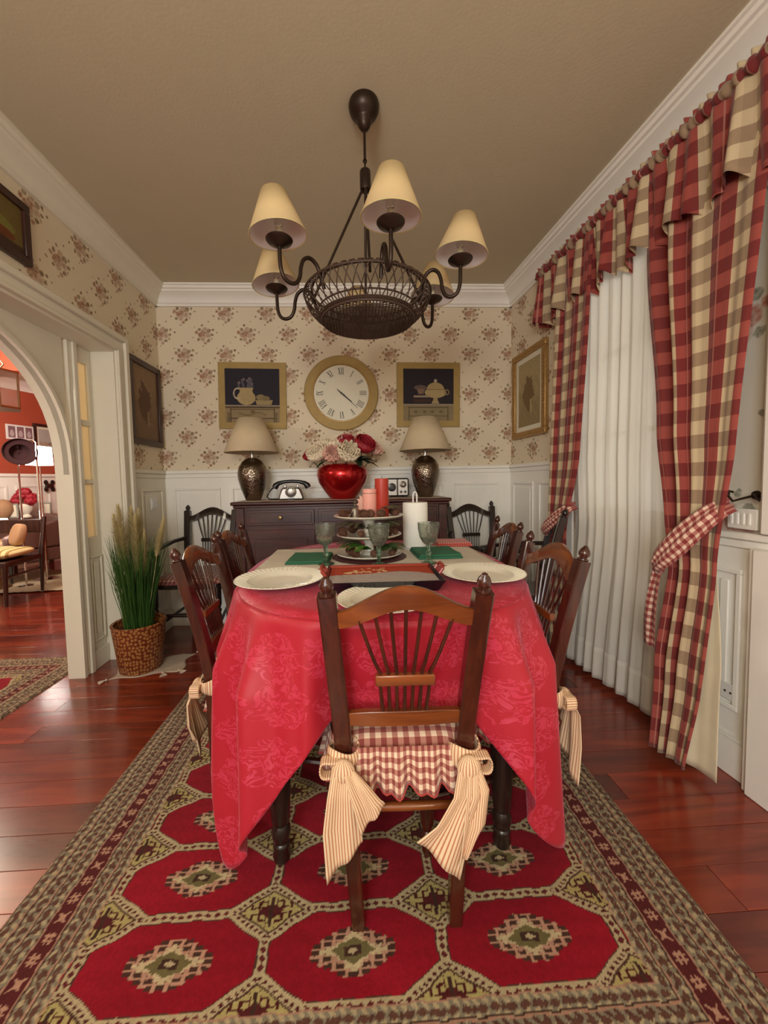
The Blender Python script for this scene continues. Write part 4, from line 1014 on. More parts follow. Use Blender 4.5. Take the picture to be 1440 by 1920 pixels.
sprig('fir_sprig', (SXc+0.05, SYc-0.02, SZc+0.19), 8, 0.09, M['dry'], R(-20), 'dry foliage on the right edge of the top tier', 12)
# candles
def candle(x, y, r, h, mat, label, name):
    t = empty(name, (x, y, SZc+0.1692), 0, label, 'candle')
    MB().lathe([(r-0.001, 0), (r, 0.002), (r, h-0.002), (r-0.002, h), (r-0.006, h-0.002), (0.001, h-0.004)], 32).build('wax', mat, t)
    MB().tube([(0, 0, h-0.006), (0.001, 0, h+0.004), (0.002, 0, h+0.012)], 0.0009, 6).build('wick', M['ink'], t)
    return t
candle(0.118, 1.575, 0.029, 0.158, M['wax_red'], 'tall red pillar candle on the top tier', 'pillar_candle')
c2 = candle(0.066, 1.560, 0.029, 0.116, M['wax_pink'], 'shorter pink pillar candle on the top tier', 'pillar_candle')
MB().tube([(0.0295*math.cos(a), 0.0295*math.sin(a), 0.098) for a in [2*PI*i/24 for i in range(25)]], 0.0008, 5).build('string', M['ink'], c2)
bl = empty('small_bell', (0.005, 1.548, SZc+0.1690), 0, 'small silver handbell beside the pink candle', 'bell')
MB().lathe([(0.024, 0), (0.022, 0.004), (0.016, 0.018), (0.014, 0.034), (0.010, 0.042), (0.002, 0.046)], 24).build('bell_cup', M['silver'], bl)
MB().lathe([(0.003, 0.045), (0.005, 0.05), (0.003, 0.055), (0.007, 0.062), (0.003, 0.068), (0.005, 0.073), (0.001, 0.078)], 12).build('bell_handle', M['silver'], bl)
an_ = MB()
star_ = []
for k in range(24):
    a = 2*PI*k/24; r_ = 0.040 if k % 2 == 0 else 0.026
    star_.append((r_*math.cos(a)*0.75, 0.050+r_*math.sin(a)*1.2))
an_.prism(star_, -0.004, 0.004, 'xz')
o = an_.build('frilly_ornament', M['pinkpet'], loc=(0.040, 1.606, SZc+0.1695)); tag(o, 'pale pink scalloped star ornament behind the pink candle', 'ornament')
# ------------------------------------------------------------------ sideboard
SBX0, SBX1, SBY, SBT = -0.815, 0.665, 2.53, 0.962
sb = empty('sideboard', ((SBX0+SBX1)/2, 2.7, 0), 0, 'dark mahogany sideboard with drawers against the back wall', 'sideboard'); ox = (SBX0+SBX1)/2; hw = (SBX1-SBX0)/2
MB().box(-hw+0.03, hw-0.03, -0.14, 0.215, 0.08, SBT-0.025).box(-hw+0.03, -hw+0.09, -0.14, -0.08, 0, 0.08).box(hw-0.09, hw-0.03, -0.14, -0.08, 0, 0.08).box(-hw+0.03, -hw+0.09, 0.155, 0.215, 0, 0.08).box(hw-0.09, hw-0.03, 0.155, 0.215, 0, 0.08).build('carcass', M['sidewood'], sb, bevel=0.003)
MB().box(-hw, hw, -0.17, 0.22, SBT-0.024, SBT).build('worktop', M['sidewood'], sb, bevel=0.008)
MB().box(-hw+0.014, hw-0.014, -0.156, 0.215, SBT-0.04, SBT-0.0245).build('cornice_moulding', M['sidewood'], sb, bevel=0.004)
for s in (-1, 1):
    MB().box(s*(hw-0.03), s*(hw-0.085), -0.155, -0.14, 0.0, SBT-0.042).build('pilaster', M['sidewood'], sb, bevel=0.004)
dx = [(-hw+0.10, -0.19), (-0.165, 0.165), (0.19, hw-0.10)]
for (a, b) in dx:
    d = MB().box(a, b, -0.152, -0.14, 0.80, 0.905).build('drawer', M['sidewood'], sb, bevel=0.003)
    MB().box(a+0.02, b-0.02, -0.156, -0.152, 0.818, 0.887).build('drawer_moulding', M['sidewood'], d, bevel=0.003)
    MB().lathe([(0.006, 0), (0.006, 0.008), (0.014, 0.014), (0.012, 0.02), (0.001, 0.022)], 14).build('knob', M['brass'], d, loc=((a+b)/2, -0.156, 0.852), rot=(R(90), 0, 0))
    d = MB().box(a, b, -0.150, -0.14, 0.13, 0.77).build('door', M['sidewood'], sb, bevel=0.003)
    MB().box(a+0.05, b-0.05, -0.155, -0.150, 0.19, 0.71).build('raised_panel', M['sidewood'], d, bevel=0.006)
    MB().lathe([(0.006, 0), (0.012, 0.012), (0.001, 0.02)], 14).build('knob', M['brass'], d, loc=(b-0.025, -0.150, 0.5), rot=(R(90), 0, 0))
# lace runners
mb = MB().grid(lambda u, v: ((-0.77+1.40*u, 2.545+0.30*v, SBT+0.001+0.001*math.sin(u*60)), (u, v)), 60, 8)
tag(mb.build('lace_runner', M['fringe'], solid=0.001), 'narrow brownish cloth runner on top of the sideboard', 'runner')
SB = SBT+0.0036
# table lamps
def tlamp():
    t = empty('table_lamp', (0, 0, 0), 0, '', 'lamp', 'hammered metal table lamps on the sideboard')
    MB().lathe([(0.052, 0), (0.054, 0.006), (0.060, 0.02), (0.082, 0.08), (0.100, 0.15), (0.103, 0.19), (0.094, 0.235), (0.070, 0.272), (0.044, 0.292), (0.034, 0.296), (0.034, 0.300), (0.001, 0.300)], 48).build('base', M['hammer'], t)
    MB().lathe([(0.009, 0.299), (0.009, 0.33), (0.015, 0.332), (0.015, 0.345), (0.010, 0.347), (0.010, 0.38)], 16).build('neck', M['chrome'], t)
    MB().lathe([(0.187, 0.335), (0.085, 0.572)], 56, cap=False).build('shade', M['lampshade'], t, solid=0.003)
    MB().sphere((0, 0, 0.42), 0.028, 14, 10, (1, 1, 1.25)).build('bulb', M['bulb'], t)
    MB().tube([(-0.084, 0, 0.566), (0, 0, 0.560), (0.084, 0, 0.566)], 0.002, 6).build('shade_spider', M['chrome'], t)
    MB().tube([(0, 0, 0.45), (0, 0, 0.562)], 0.002, 6).build('finial_rod', M['chrome'], t)
    return t
tl = tlamp(); place(tl, (-0.712, 2.735, SB), 0, 'hammered pewter table lamp with ecru shade at the left end of the sideboard')
tl2 = copy_tree(tl); place(tl2, (0.518, 2.70, SB), 0, 'hammered pewter table lamp with ecru shade at the right end of the sideboard', None, 0.98)
# telephone
ph = empty('telephone', (-0.435, 2.70, SB), R(4), 'vintage silver rotary telephone with black handset', 'telephone')
MB().prism([(-0.085, 0), (0.085, 0), (0.085, 0.02), (0.066, 0.07), (0.055, 0.085), (-0.055, 0.085), (-0.066, 0.07), (-0.085, 0.02)], -0.07, 0.07, 'xz').build('body', M['silver'], ph, bevel=0.01)
MB().lathe([(0.038, 0), (0.038, 0.008), (0.034, 0.010), (0.001, 0.010)], 32).build('dial', M['silver'], ph, loc=(0, -0.0705, 0.056), rot=(R(90), 0, 0))
for k in range(10):
    a = R(60+k*30); MB().lathe([(0.0055, 0), (0.0055, 0.0012), (0.001, 0.0012)], 10).build('finger_hole', M['ink'], ph, loc=(0.026*math.cos(a), -0.0806, 0.056+0.026*math.sin(a)), rot=(R(90), 0, 0))
MB().box(-0.022, 0.022, -0.074, -0.0705, 0.004, 0.014).build('number_plate', M['blackplastic'], ph)
MB().box(-0.05, -0.036, -0.02, 0.02, 0.085, 0.104).box(0.036, 0.05, -0.02, 0.02, 0.085, 0.104).build('cradle', M['silver'], ph, bevel=0.003)
MB().tube([(-0.118, 0, 0.082), (-0.108, 0, 0.10), (-0.09, 0, 0.115), (-0.05, 0, 0.126), (0, 0, 0.129), (0.05, 0, 0.126), (0.09, 0, 0.115), (0.108, 0, 0.10), (0.118, 0, 0.082)], [0.020, 0.022, 0.016, 0.012, 0.012, 0.012, 0.016, 0.022, 0.020], 14).build('handset', M['blackplastic'], ph)
MB().tube([(-0.112, 0, 0.088), (-0.135, 0, 0.080), (-0.160, 0, 0.05), (-0.17, 0, 0.022), (-0.155, 0, 0.006), (-0.12, 0, 0.005), (-0.08, 0, 0.006)], 0.005, 8).build('cord', M['blackplastic'], ph)
# radio
rd = empty('radio', (0.318, 2.775, SB), 0, 'small retro radio with white face and black edges behind the red candle', 'radio')
MB().box(-0.085, 0.085, -0.045, 0.045, 0.004, 0.138).build('case', M['blackplastic'], rd, bevel=0.012)
MB().box(-0.075, -0.004, -0.050, -0.0452, 0.014, 0.128).box(0.006, 0.075, -0.050, -0.0452, 0.014, 0.128).build('front_panel', M['whiteplastic'], rd, bevel=0.002)
MB().lathe([(0.03, 0), (0.03, 0.006), (0.014, 0.008), (0.014, 0.004), (0.001, 0.004)], 28).build('speaker_ring', M['blackplastic'], rd, loc=(-0.04, -0.050, 0.072), rot=(R(90), 0, 0))
MB().lathe([(0.024, 0), (0.024, 0.004), (0.012, 0.008), (0.010, 0.014), (0.001, 0.014)], 28).build('tuning_knob', M['silver'], rd, loc=(0.041, -0.050, 0.092), rot=(R(90), 0, 0))
for x in (0.026, 0.056): MB().lathe([(0.009, 0), (0.008, 0.008), (0.001, 0.009)], 16).build('knob', M['blackplastic'], rd, loc=(x, -0.050, 0.038), rot=(R(90), 0, 0))
MB().box(-0.07, -0.05, -0.04, 0.04, 0, 0.006).box(0.05, 0.07, -0.04, 0.04, 0, 0.006).build('foot', M['blackplastic'], rd)
# red vase and flowers
vs_ = empty('red_vase', (-0.075, 2.69, SB), 0, 'large round glossy metallic red vase', 'vase')
MB().lathe([(0.085, 0), (0.088, 0.004), (0.125, 0.05), (0.165, 0.11), (0.181, 0.165), (0.175, 0.205), (0.148, 0.235), (0.125, 0.244), (0.118, 0.244), (0.14, 0.228), (0.165, 0.195), (0.155, 0.11), (0.08, 0.01), (0.001, 0.008)], 56).build('body', M['redvase'], vs_)
def flower(name, loc, r, mat, seed, label, group, ruffle=0.25, tilt=(0, 0)):
    q = random.Random(seed); t = empty(name, loc, 0, label, 'flower', group)
    layers_ = [(1.0, 9, 0.05), (0.85, 9, 0.35), (0.66, 8, 0.7), (0.46, 6, 1.0), (0.26, 5, 1.25)]
    mb = MB()
    tl_ = Matrix.Rotation(tilt[0], 4, 'X') @ Matrix.Rotation(tilt[1], 4, 'Y'); mb.T = tl_
    for (s, n, e) in layers_:
        for k in range(n):
            a0 = 2*PI*k/n+q.random()*0.5
            ph_ = q.random()*6
            def f(u, v):
                da = (u-0.5)*1.35*PI*2/n*1.15; lat = e+(v)*(1.15-e*0.35)-0.25
                rad = r*s*(0.18+0.82*math.sin(min(v, 1)*PI/2)); el = lat*0.8
                rf = 1+ruffle*0.35*math.sin(u*11+ph_)*v
                x = rad*math.cos(el*0.9)*math.cos(a0+da)*rf; y = rad*math.cos(el*0.9)*math.sin(a0+da)*rf
                z = rad*math.sin(el)*0.9+r*0.1-r*0.35*(1-v)+0.12*r*math.sin(u*9+ph_)*v*ruffle*2
                return (x, y, z), (u, v)
            mb.grid(f, 7, 5)
    mb.build('petals', mat, t, smooth=60, solid=0.0012)
    mb = MB(); mb.tube([(0, 0, -0.02), (-(loc[0]+0.075)*0.45, -(loc[1]-2.69)*0.45, min(-0.04, (1.12-loc[2])))], 0.003, 6); mb.build('stem', M['leaf'], t)
    return t
VZ = SB+0.244
GF = 'silk flowers in the red vase'
flower('peony', (-0.225, 2.60, VZ+0.055), 0.085, M['peony'], 1, 'cream peony at the left of the red vase', GF, 0.4, (0.9, -0.4))
flower('peony', (-0.135, 2.55, VZ+0.045), 0.070, M['pinkpet'], 2, 'blush pink peony in the front centre of the red vase', GF, 0.5, (1.1, 0))
flower('peony', (-0.035, 2.53, VZ+0.055), 0.085, M['peony'], 3, 'large cream peony leaning to the front over the red vase', GF, 0.4, (1.1, 0.2))
flower('peony', (-0.13, 2.66, VZ+0.115), 0.085, M['peony'], 6, 'cream peony at the back left of the bunch', GF, 0.4, (0.4, -0.2))
flower('rose', (0.07, 2.60, VZ+0.105), 0.088, M['rose'], 4, 'large dark red rose on the right of the bunch', GF, 0.1, (0.8, 0.4))
flower('rose', (-0.045, 2.64, VZ+0.135), 0.070, M['rose'], 5, 'dark red rose at the top of the bunch', GF, 0.15, (0.5, 0))
flower('rose', (-0.285, 2.68, VZ+0.055), 0.060, M['rose'], 7, 'dark red bloom at the far left edge of the bunch', GF, 0.2, (0.6, -0.7))
flower('peony', (0.145, 2.69, VZ+0.09), 0.065, M['pinkpet'], 8, 'pale pink bloom at the far right of the bunch', GF, 0.4, (0.6, 0.7))
def leaves(name, loc, specs, label):
    t = empty(name, loc, 0, label, 'foliage')
    for (a, el, L, wd) in specs:
        d = Vector((math.cos(a)*math.cos(el), math.sin(a)*math.cos(el), math.sin(el))); sd = Vector((-math.sin(a), math.cos(a), 0))
        def f(u, v):
            w_ = wd*math.sin(PI*min(1, v*0.96+0.02))**0.8; p = d*L*v+sd*w_*(u-0.5)+Vector((0, 0, -0.35*L*v*v+0.12*w_*abs(u-0.5)*2)); return tuple(p), (u, v)
        MB().grid(f, 4, 8).build('leaf', M['leaf'], t, solid=0.0008)
    return t
leaves('flower_foliage', (0.03, 2.60, VZ+0.02), [(-0.9, 0.1, 0.13, 0.05), (-0.3, 0.2, 0.14, 0.06), (0.1, 0.0, 0.15, 0.05), (-1.4, -0.1, 0.12, 0.05), (-0.6, 0.5, 0.12, 0.05), (0.4, 0.4, 0.12, 0.05)], 'dark green leaves under the red rose on the right of the vase')
leaves('flower_foliage', (-0.17, 2.60, VZ+0.02), [(-2.9, 0.1, 0.12, 0.035), (-2.4, -0.2, 0.10, 0.035), (2.9, 0.4, 0.12, 0.035)], 'dark green leaves drooping at the left of the red vase')
# ------------------------------------------------------------------ wall art & clock
def jug_paint(X, Y):
    c = np.zeros(X.shape+(3,)); c[:] = (0.022, 0.018, 0.030)
    tbl = Y < -0.075; c[tbl] = (0.30, 0.22, 0.12)
    c[(Y < -0.075) & (Y > -0.085)] = (0.33, 0.27, 0.20); c[(Y < -0.085) & (Y > -0.098)] = (0.10, 0.06, 0.03)
    fr = (np.abs(np.abs(X)-0.16) < 0.004) | (np.abs(Y+0.108) < 0.003) | (np.abs(Y+0.175) < 0.003)
    c[fr & (Y < -0.1) & (np.abs(X) < 0.165)] = (0.09, 0.06, 0.03)
    for s in (-1, 1):
        for k in range(3): c[(np.abs(X-s*(0.178+0.007*(k-1))) < 0.0017) & (Y < -0.13)] = (0.08, 0.05, 0.03)
    c[(np.hypot(X/1.4, (Y+0.125)) < 0.012)] = (0.2, 0.13, 0.05); c[(np.abs(Y+0.142-0.01*np.sin(X*40)) < 0.005) & (np.abs(X) < 0.10)] = (0.2, 0.14, 0.06)
    cr = np.array((0.44, 0.33, 0.16))
    def sh(m, k=1.0): c[m] = (cr*k)
    jb = (np.hypot((X+0.045)/0.068, (Y+0.022)/0.053) < 1); jn = (np.abs(X+0.045) < 0.045+0.35*np.abs(Y-0.03)) & (Y > 0.015) & (Y < 0.052)
    sh(jb | jn); h = np.abs(np.hypot((X+0.108)/0.75, Y-0.010)-0.038) < 0.006; c[h & (X < -0.095)] = (0.5, 0.42, 0.3)
    for (a, b, hh) in ((-0.095, 0.09, 0.022), (-0.062, 0.115, 0.02), (-0.035, 0.105, 0.018), (-0.005, 0.085, 0.02), (-0.02, 0.12, 0.014)):
        c[(np.abs(X-a-(Y-0.05)*0.2*np.sign(a+0.04)) < 0.008) & (Y > 0.052) & (Y < b)] = (0.10, 0.09, 0.11); c[np.hypot(X-a, Y-b) < 0.010] = (0.17, 0.14, 0.15)
    sh((np.abs(X-0.085) < 0.058+0.3*(Y+0.06)) & (Y > -0.072) & (Y < -0.038), 0.85)
    sh(np.hypot((X-0.06)/1.5, Y+0.018) < 0.022, 0.6); sh(np.hypot((X-0.10)/1.6, Y+0.026) < 0.018, 0.5)
    return c
def tureen_paint(X, Y):
    c = np.zeros(X.shape+(3,)); c[:] = (0.024, 0.018, 0.024)
    c[Y < -0.075] = (0.26, 0.20, 0.11); c[(Y < -0.075) & (Y > -0.085)] = (0.33, 0.27, 0.20)
    fr = (np.abs(np.abs(X)-0.155) < 0.004) | (np.abs(Y+0.102) < 0.003) | (np.abs(Y+0.168) < 0.003)
    c[fr & (Y < -0.095) & (np.abs(X) < 0.16)] = (0.12, 0.09, 0.04)
    for k in (-0.1, -0.03, 0.03, 0.1): c[np.hypot((X-k)/1.6, Y+0.135) < 0.010] = (0.17, 0.12, 0.06)
    cr = np.array((0.46, 0.35, 0.17))
    c[np.hypot((X-0.055)/0.085, (Y-0.012)/0.042) < 1] = cr
    c[(np.hypot((X-0.055)/0.07, (Y-0.035)/0.055) < 1) & (Y > 0.035)] = cr*0.9; c[np.abs(Y-0.035+0*X)+10*(np.abs(X-0.055) > 0.075) < 0.003] = cr*0.5
    c[np.hypot(X-0.055, Y-0.102) < 0.013] = (0.45, 0.4, 0.3)
    c[(np.abs(X-0.055) < 0.018+0.5*np.maximum(0, -0.045-Y)) & (Y > -0.072) & (Y < -0.02)] = cr*0.85
    c[(np.abs(np.hypot(X-0.145, Y-0.015)-0.018) < 0.004)] = cr*0.6
    c[np.hypot((X+0.065)/0.05, (Y-0.05)/0.02) < 1] = (0.14, 0.10, 0.09); c[(np.abs(X+0.06) < 0.02+0.3*(Y)) & (Y > 0.0) & (Y < 0.04)] = (0.24, 0.15, 0.11)
    c[(np.abs(X+0.055) < 0.062) & (np.abs(Y+0.018) < 0.008)] = (0.36, 0.28, 0.2); c[(np.abs(X+0.05) < 0.07) & (np.abs(Y+0.05) < 0.012)] = (0.06, 0.03, 0.02)
    return c
def artpanel(name, cx, cz, w_, h_, fn, label, rz=0.0):
    t = empty(name, (cx, BY-0.001, cz), 0, label, 'picture', 'still-life pictures on the back wall')
    t.rotation_euler = (0, rz, 0)
    MB().box(-w_/2, w_/2, -0.016, 0, -h_/2, h_/2).build('gold_border', M['gold'], t, bevel=0.002)
    xs = np.linspace(-0.2, 0.2, 160); ys = np.linspace(-0.205, 0.195, 160); X, Y = np.meshgrid(xs, ys)
    sx = (w_-0.10)/0.4; sy = (h_-0.095)/0.4
    attr_grid('still_life_print', X*sx, np.full(X.shape, -0.0172), (Y+0.005)*sy, fn(X, Y), M['paint'], t)
artpanel('still_life_picture', -0.744, 1.745, 0.505, 0.495, jug_paint, 'gold-bordered picture of a cream jug on a dark ground, left of the clock', R(1))
artpanel('still_life_picture', 0.594, 1.740, 0.490, 0.490, tureen_paint, 'gold-bordered picture of a cream lidded tureen, right of the clock', R(0.6))
ck = empty('wall_clock', (-0.075, BY-0.001, 1.758), 0, 'round wall clock with wide olive-gold rim and Roman numerals', 'clock')
MB().lathe([(0.281, 0), (0.282, 0.02), (0.276, 0.026), (0.222, 0.030), (0.218, 0.024), (0.208, 0.014), (0.001, 0.014)], 96).build('rim', M['gold'], ck, rot=(R(90), 0, 0))
MB().lathe([(0.208, 0.0145), (0.209, 0.0165), (0.2, 0.0165), (0.001, 0.0165)], 72, cap=False).build('dial', M['clockface'], ck, rot=(R(90), 0, 0))
MB().tube([(0.217*math.cos(a), -0.025, 0.217*math.sin(a)) for a in [2*PI*i/72 for i in range(73)]], 0.0035, 6).build('bead', M['goldf'], ck)
numer = ['XII', 'I', 'II', 'III', 'IIII', 'V', 'VI', 'VII', 'VIII', 'IX', 'X', 'XI']
for k, s in enumerate(numer):
    a = R(90-30*k); mb = MB()
    wd = {'I': 0.012, 'V': 0.022, 'X': 0.022}; tot = sum(wd[c] for c in s); x = -tot/2; H_ = 0.048
    def bar(x0, z0, x1, z1, th):
        d = Vector((x1-x0, 0, z1-z0)).normalized(); nrm = Vector((d.z, 0, -d.x))*th/2
        p = [Vector((x0, 0, z0))+nrm, Vector((x1, 0, z1))+nrm, Vector((x1, 0, z1))-nrm, Vector((x0, 0, z0))-nrm]
        vs = [(q.x, 0, q.z) for q in p]+[(q.x, -0.001, q.z) for q in p]
        mb._add(vs, [(0, 1, 2, 3), (7, 6, 5, 4), (0, 4, 5, 1), (1, 5, 6, 2), (2, 6, 7, 3), (3, 7, 4, 0)])
    for c in s:
        w_ = wd[c]
        if c == 'I': bar(x+w_/2, -H_/2, x+w_/2, H_/2, 0.0042)
        elif c == 'V': bar(x+0.003, H_/2, x+w_/2, -H_/2, 0.0048); bar(x+w_-0.003, H_/2, x+w_/2, -H_/2, 0.002)
        else: bar(x+0.003, H_/2, x+w_-0.003, -H_/2, 0.0048); bar(x+w_-0.003, H_/2, x+0.003, -H_/2, 0.002)
        x += w_
    bar(-tot/2, H_/2, tot/2, H_/2, 0.0012); bar(-tot/2, -H_/2, tot/2, -H_/2, 0.0012)
    o = mb.build('numeral', M['ink'], ck, smooth=0); o.location = (0.165*math.cos(a), -0.0168, 0.165*math.sin(a)); o.rotation_euler = (0, R(30*k), 0)
for (nm, L, tail, ang, th) in (('hour_hand', 0.105, 0.03, 130, 0.007), ('minute_hand', 0.165, 0.045, 133, 0.0045)):
    mb = MB(); mb.prism([(-th/2, -tail), (th/2, -tail), (th*0.9, L*0.25), (th/2, L*0.5), (th*0.25, L), (-th*0.25, L), (-th/2, L*0.5), (-th*0.9, L*0.25)], -0.0205 if th > 0.006 else -0.0225, -0.0195 if th > 0.006 else -0.0215, 'xz')
    mb.build(nm, M['ink'], ck, rot=(0, R(ang), 0), smooth=0)
MB().lathe([(0.007, 0.0165), (0.007, 0.024), (0.001, 0.025)], 16).build('hand_boss', M['ink'], ck, rot=(R(90), 0, 0))
def landscape(seed, tint, dark_):
    def f(X, Y):
        c = np.zeros(X.shape+(3,)); c[:] = tint
        n = np.sin(X*40+seed)*np.sin(Y*33+seed*2)+0.6*np.sin(X*91+Y*57)+0.4*np.sin(X*170-Y*120)
        h = np.clip((0.12-Y)*3.5+0.25*n, 0, 1)[..., None]; c = c*(1-h*0.5)+np.array(dark_)*h*0.5
        tr = np.hypot((X+0.01)/0.09, (Y-0.0)/0.16)+0.15*n < 0.8; c[tr] = np.array(dark_)
        c[(np.abs(X-0.03) < 0.012) & (np.abs(Y+0.1) < 0.05)] = np.array(tint)*1.1
        return c
    return f
def framed(name, X0, n, yc, zc, w_, h_, fw_, fmat, matw, fn, label, slant=0.0, ornate=False, th=0.028):
    """picture on a side wall; n=+1 faces +X, -1 faces -X"""
    t = empty(name, (X0, yc, zc), 0, label, 'picture'); t.rotation_euler = (0, 0, R(90)*n+slant)
    for (a, b, c_, d) in ((-w_/2, w_/2, h_/2-fw_, h_/2), (-w_/2, w_/2, -h_/2, -h_/2+fw_), (-w_/2, -w_/2+fw_, -h_/2+fw_, h_/2-fw_), (w_/2-fw_, w_/2, -h_/2+fw_, h_/2-fw_)):
        fr_ = MB().box(a, b, -th, 0, c_, d).build('frame_rail', fmat, t, bevel=0.005)
        if ornate:
            mb = MB(); L = (b-a) if (b-a) > (d-c_) else (d-c_); k = int(L/0.022)
            for j in range(k):
                q = (j+0.5)/k
                p = (a+(b-a)*q, -th-0.001, (c_+d)/2) if (b-a) > (d-c_) else ((a+b)/2, -th-0.001, c_+(d-c_)*q)
                mb.sphere(p, 0.008, 7, 5, (1, 0.6, 1))
            mb.build('beading', M['goldf'], fr_)
    MB().box(-w_/2+fw_, w_/2-fw_, -0.012, 0, -h_/2+fw_, h_/2-fw_).build('mount', M['clockface'] if matw else fmat, t, smooth=0)
    iw, ih = w_/2-fw_-matw, h_/2-fw_-matw
    xs = np.linspace(-1, 1, 90); ys = np.linspace(-1, 1, 110); X, Y = np.meshgrid(xs, ys)
    attr_grid('print', X*iw, np.full(X.shape, -0.0128), Y*ih, fn(X*0.15, Y*0.25), M['paint'], t)
    return t
ang_r = math.atan(WA)
framed('framed_picture', RW(2.66, 0.001), -1, 2.66, 1.685, 0.45, 0.615, 0.045, M['goldf'], 0.035, landscape(1.0, (0.42, 0.33, 0.17), (0.20, 0.13, 0.06)), 'gilt-framed landscape print on the right wall beside the curtain', ang_r, True)
framed('framed_picture', LX+0.001, 1, 2.715, 1.645, 0.39, 0.57, 0.04, M['darkframe'], 0.0, landscape(3.0, (0.30, 0.20, 0.12), (0.14, 0.08, 0.05)), 'dark-framed brown print in the left corner, right of the doorway')
def fruit(X, Y):
    c = np.zeros(X.shape+(3,)); c[:] = (0.16, 0.11, 0.03)
    c[np.hypot(X-0.02, Y+0.05) < 0.10] = (0.20, 0.18, 0.04); c[np.hypot(X-0.07, Y+0.12) < 0.05] = (0.16, 0.05, 0.015); c[np.hypot(X-0.0, Y+0.02) < 0.05] = (0.24, 0.16, 0.03)
    c[Y < -0.17] = (0.07, 0.035, 0.02); return c
framed('framed_picture', LX+0.001, 1, 1.60, 2.19, 0.43, 0.262, 0.033, M['darkframe'], 0.0, fruit, 'dark-framed fruit picture above the archway at the left edge')
# outlet
def outlet(T, label):
    t = empty('wall_socket', T, 0, label, 'socket'); return t
ot = tag(MB().box(0, 0.008, -0.04, 0.04, -0.04, 0.04).build('wall_socket', M['whiteplastic'], loc=(LX+0.0182, 2.74, 0.955), bevel=0.003), 'white double switch plate on the left wainscot above the grass', 'socket')
MB().box(0.008, 0.011, -0.03, -0.004, -0.028, 0.028).box(0.008, 0.011, 0.004, 0.03, -0.028, 0.028).build('rocker', M['whiteplastic'], ot, bevel=0.001)
ot2 = tag(MB().box(-0.008, 0, -0.03, 0.03, -0.03, 0.03).build('wall_socket', M['whiteplastic'], loc=(RW(1.262, 0.0132), 1.262, 0.30), bevel=0.003), 'small white socket low on the right wall beside the near curtain', 'socket')
for dz in (-0.01, 0.01): MB().lathe([(0.004, 0), (0.004, 0.001)], 8).build('socket_hole', M['ink'], ot2, loc=(-0.0085, dz, 0), rot=(0, R(-90), 0))
th_ = tag(MB().box(-0.022, 0, -0.055, 0.045, -0.035, 0.035).build('thermostat_box', M['white'], loc=(RW(1.24, 0.001), 1.24, 0.928), bevel=0.003), 'white ribbed thermostat box on the right wall under the curtain hook', 'thermostat')
for k in range(4): MB().box(-0.0255, -0.022, -0.035+k*0.02, -0.027+k*0.02, -0.018, 0.02).build('rib', M['white'], th_)
# ------------------------------------------------------------------ curtains
def interp(tab, z):
    tab = sorted(tab)
    if z <= tab[0][0]: return tab[0][1]
    for (a, b), (c, d) in zip(tab, tab[1:]):
        if z <= c:
            t = (z-a)/(c-a); t = t*t*(3-2*t)*0.5+t*0.5; return b+(d-b)*t
    return tab[-1][1]
def curtain_panel(name, ztop, zbot, Yl, Yr, off, folds, amp, fabw, mat, parent, nu=170, nv=60, seed=0, sol=0.0015, u0=0.0, rufz=0):
    def f(u, v):
        z = ztop+(zbot-ztop)*v; a, b = interp(Yl, z), interp(Yr, z); y = a+(b-a)*u
        wd = abs(b-a); ph_ = u*2*PI*folds
        am = amp*(0.55+0.45*math.sin(u*5+seed))*(1+0.15*math.sin(z*3+seed))
        sag = math.sin(ph_+0.5*math.sin(z*1.7+u*4+seed))
        o = interp(off, z)+am*sag+0.25*am*math.sin(ph_*2.3+seed)
        return (RW(y, o), y+0.12*am*math.cos(ph_), z), (u0+u*fabw, z)
    return MB().grid(f, nu, nv).build(name, mat, parent, smooth=80, solid=sol)
def valance():
    t = empty('curtain_valance', (0, 0, 0), 0, 'gathered red and cream checked valance running along the top of the right wall', 'valance')
    y0, y1 = 2.41, 0.86
    def f(u, v):
        y = y0+(y1-y0)*u; s = u*1.55
        zt, zb = 2.345, 2.03; z = zt+(zb-zt)*v
        g = math.sin(s*2*PI/0.072+1.1*math.sin(s*9)); g2 = math.sin(s*2*PI/0.19+0.7)
        o = 0.085+0.008*g*(1-v)+v*(0.022*g+0.028*g2)
        z += v*(0.022*g2+0.010*g)
        return (RW(y, o), y+0.006*v*math.cos(s*2*PI/0.072), z), (s*2.4, z+0.02)
    MB().grid(f, 420, 14).build('skirt', M['plaid'], t, smooth=80, solid=0.0015)
    def h(u, v):
        y = y0+(y1-y0)*u; s = u*1.55; a = v*2*PI
        g = 0.6*math.sin(s*2*PI/0.031+2.2*math.sin(s*13))+0.5*math.sin(s*2*PI/0.047+1.1)
        r_ = 0.021+0.004*g
        return (RW(y, 0.085+r_*math.cos(a)), y, 2.352+(r_+0.004*g)*math.sin(a)), (s*2.4+0.12, 2.36+a*0.02)
    MB().grid(h, 420, 10).build('gathered_header', M['plaid'], t, smooth=80)
    def hf(u, v):
        y = y0+(y1-y0)*u; s = u*1.55; g = 0.6*math.sin(s*2*PI/0.031+2.2*math.sin(s*13))+0.5*math.sin(s*2*PI/0.047+1.1)
        return (RW(y, 0.085+0.012*g*v), y, 2.370+0.024*v+0.003*g*v), (s*2.4, 2.40+v*0.03)
    MB().grid(hf, 420, 3).build('ruffle', M['plaid'], t, smooth=80, solid=0.001)
    # end returns to the wall
    def re(u, v):
        z = 2.345-0.31*v; return (RW(y0, 0.085*(1-u)+0.0), y0+0.003*math.sin(u*9), z), (u*0.1, z)
    MB().grid(re, 8, 8).build('end_return', M['plaid'], t, solid=0.0015)
    return t
valance()
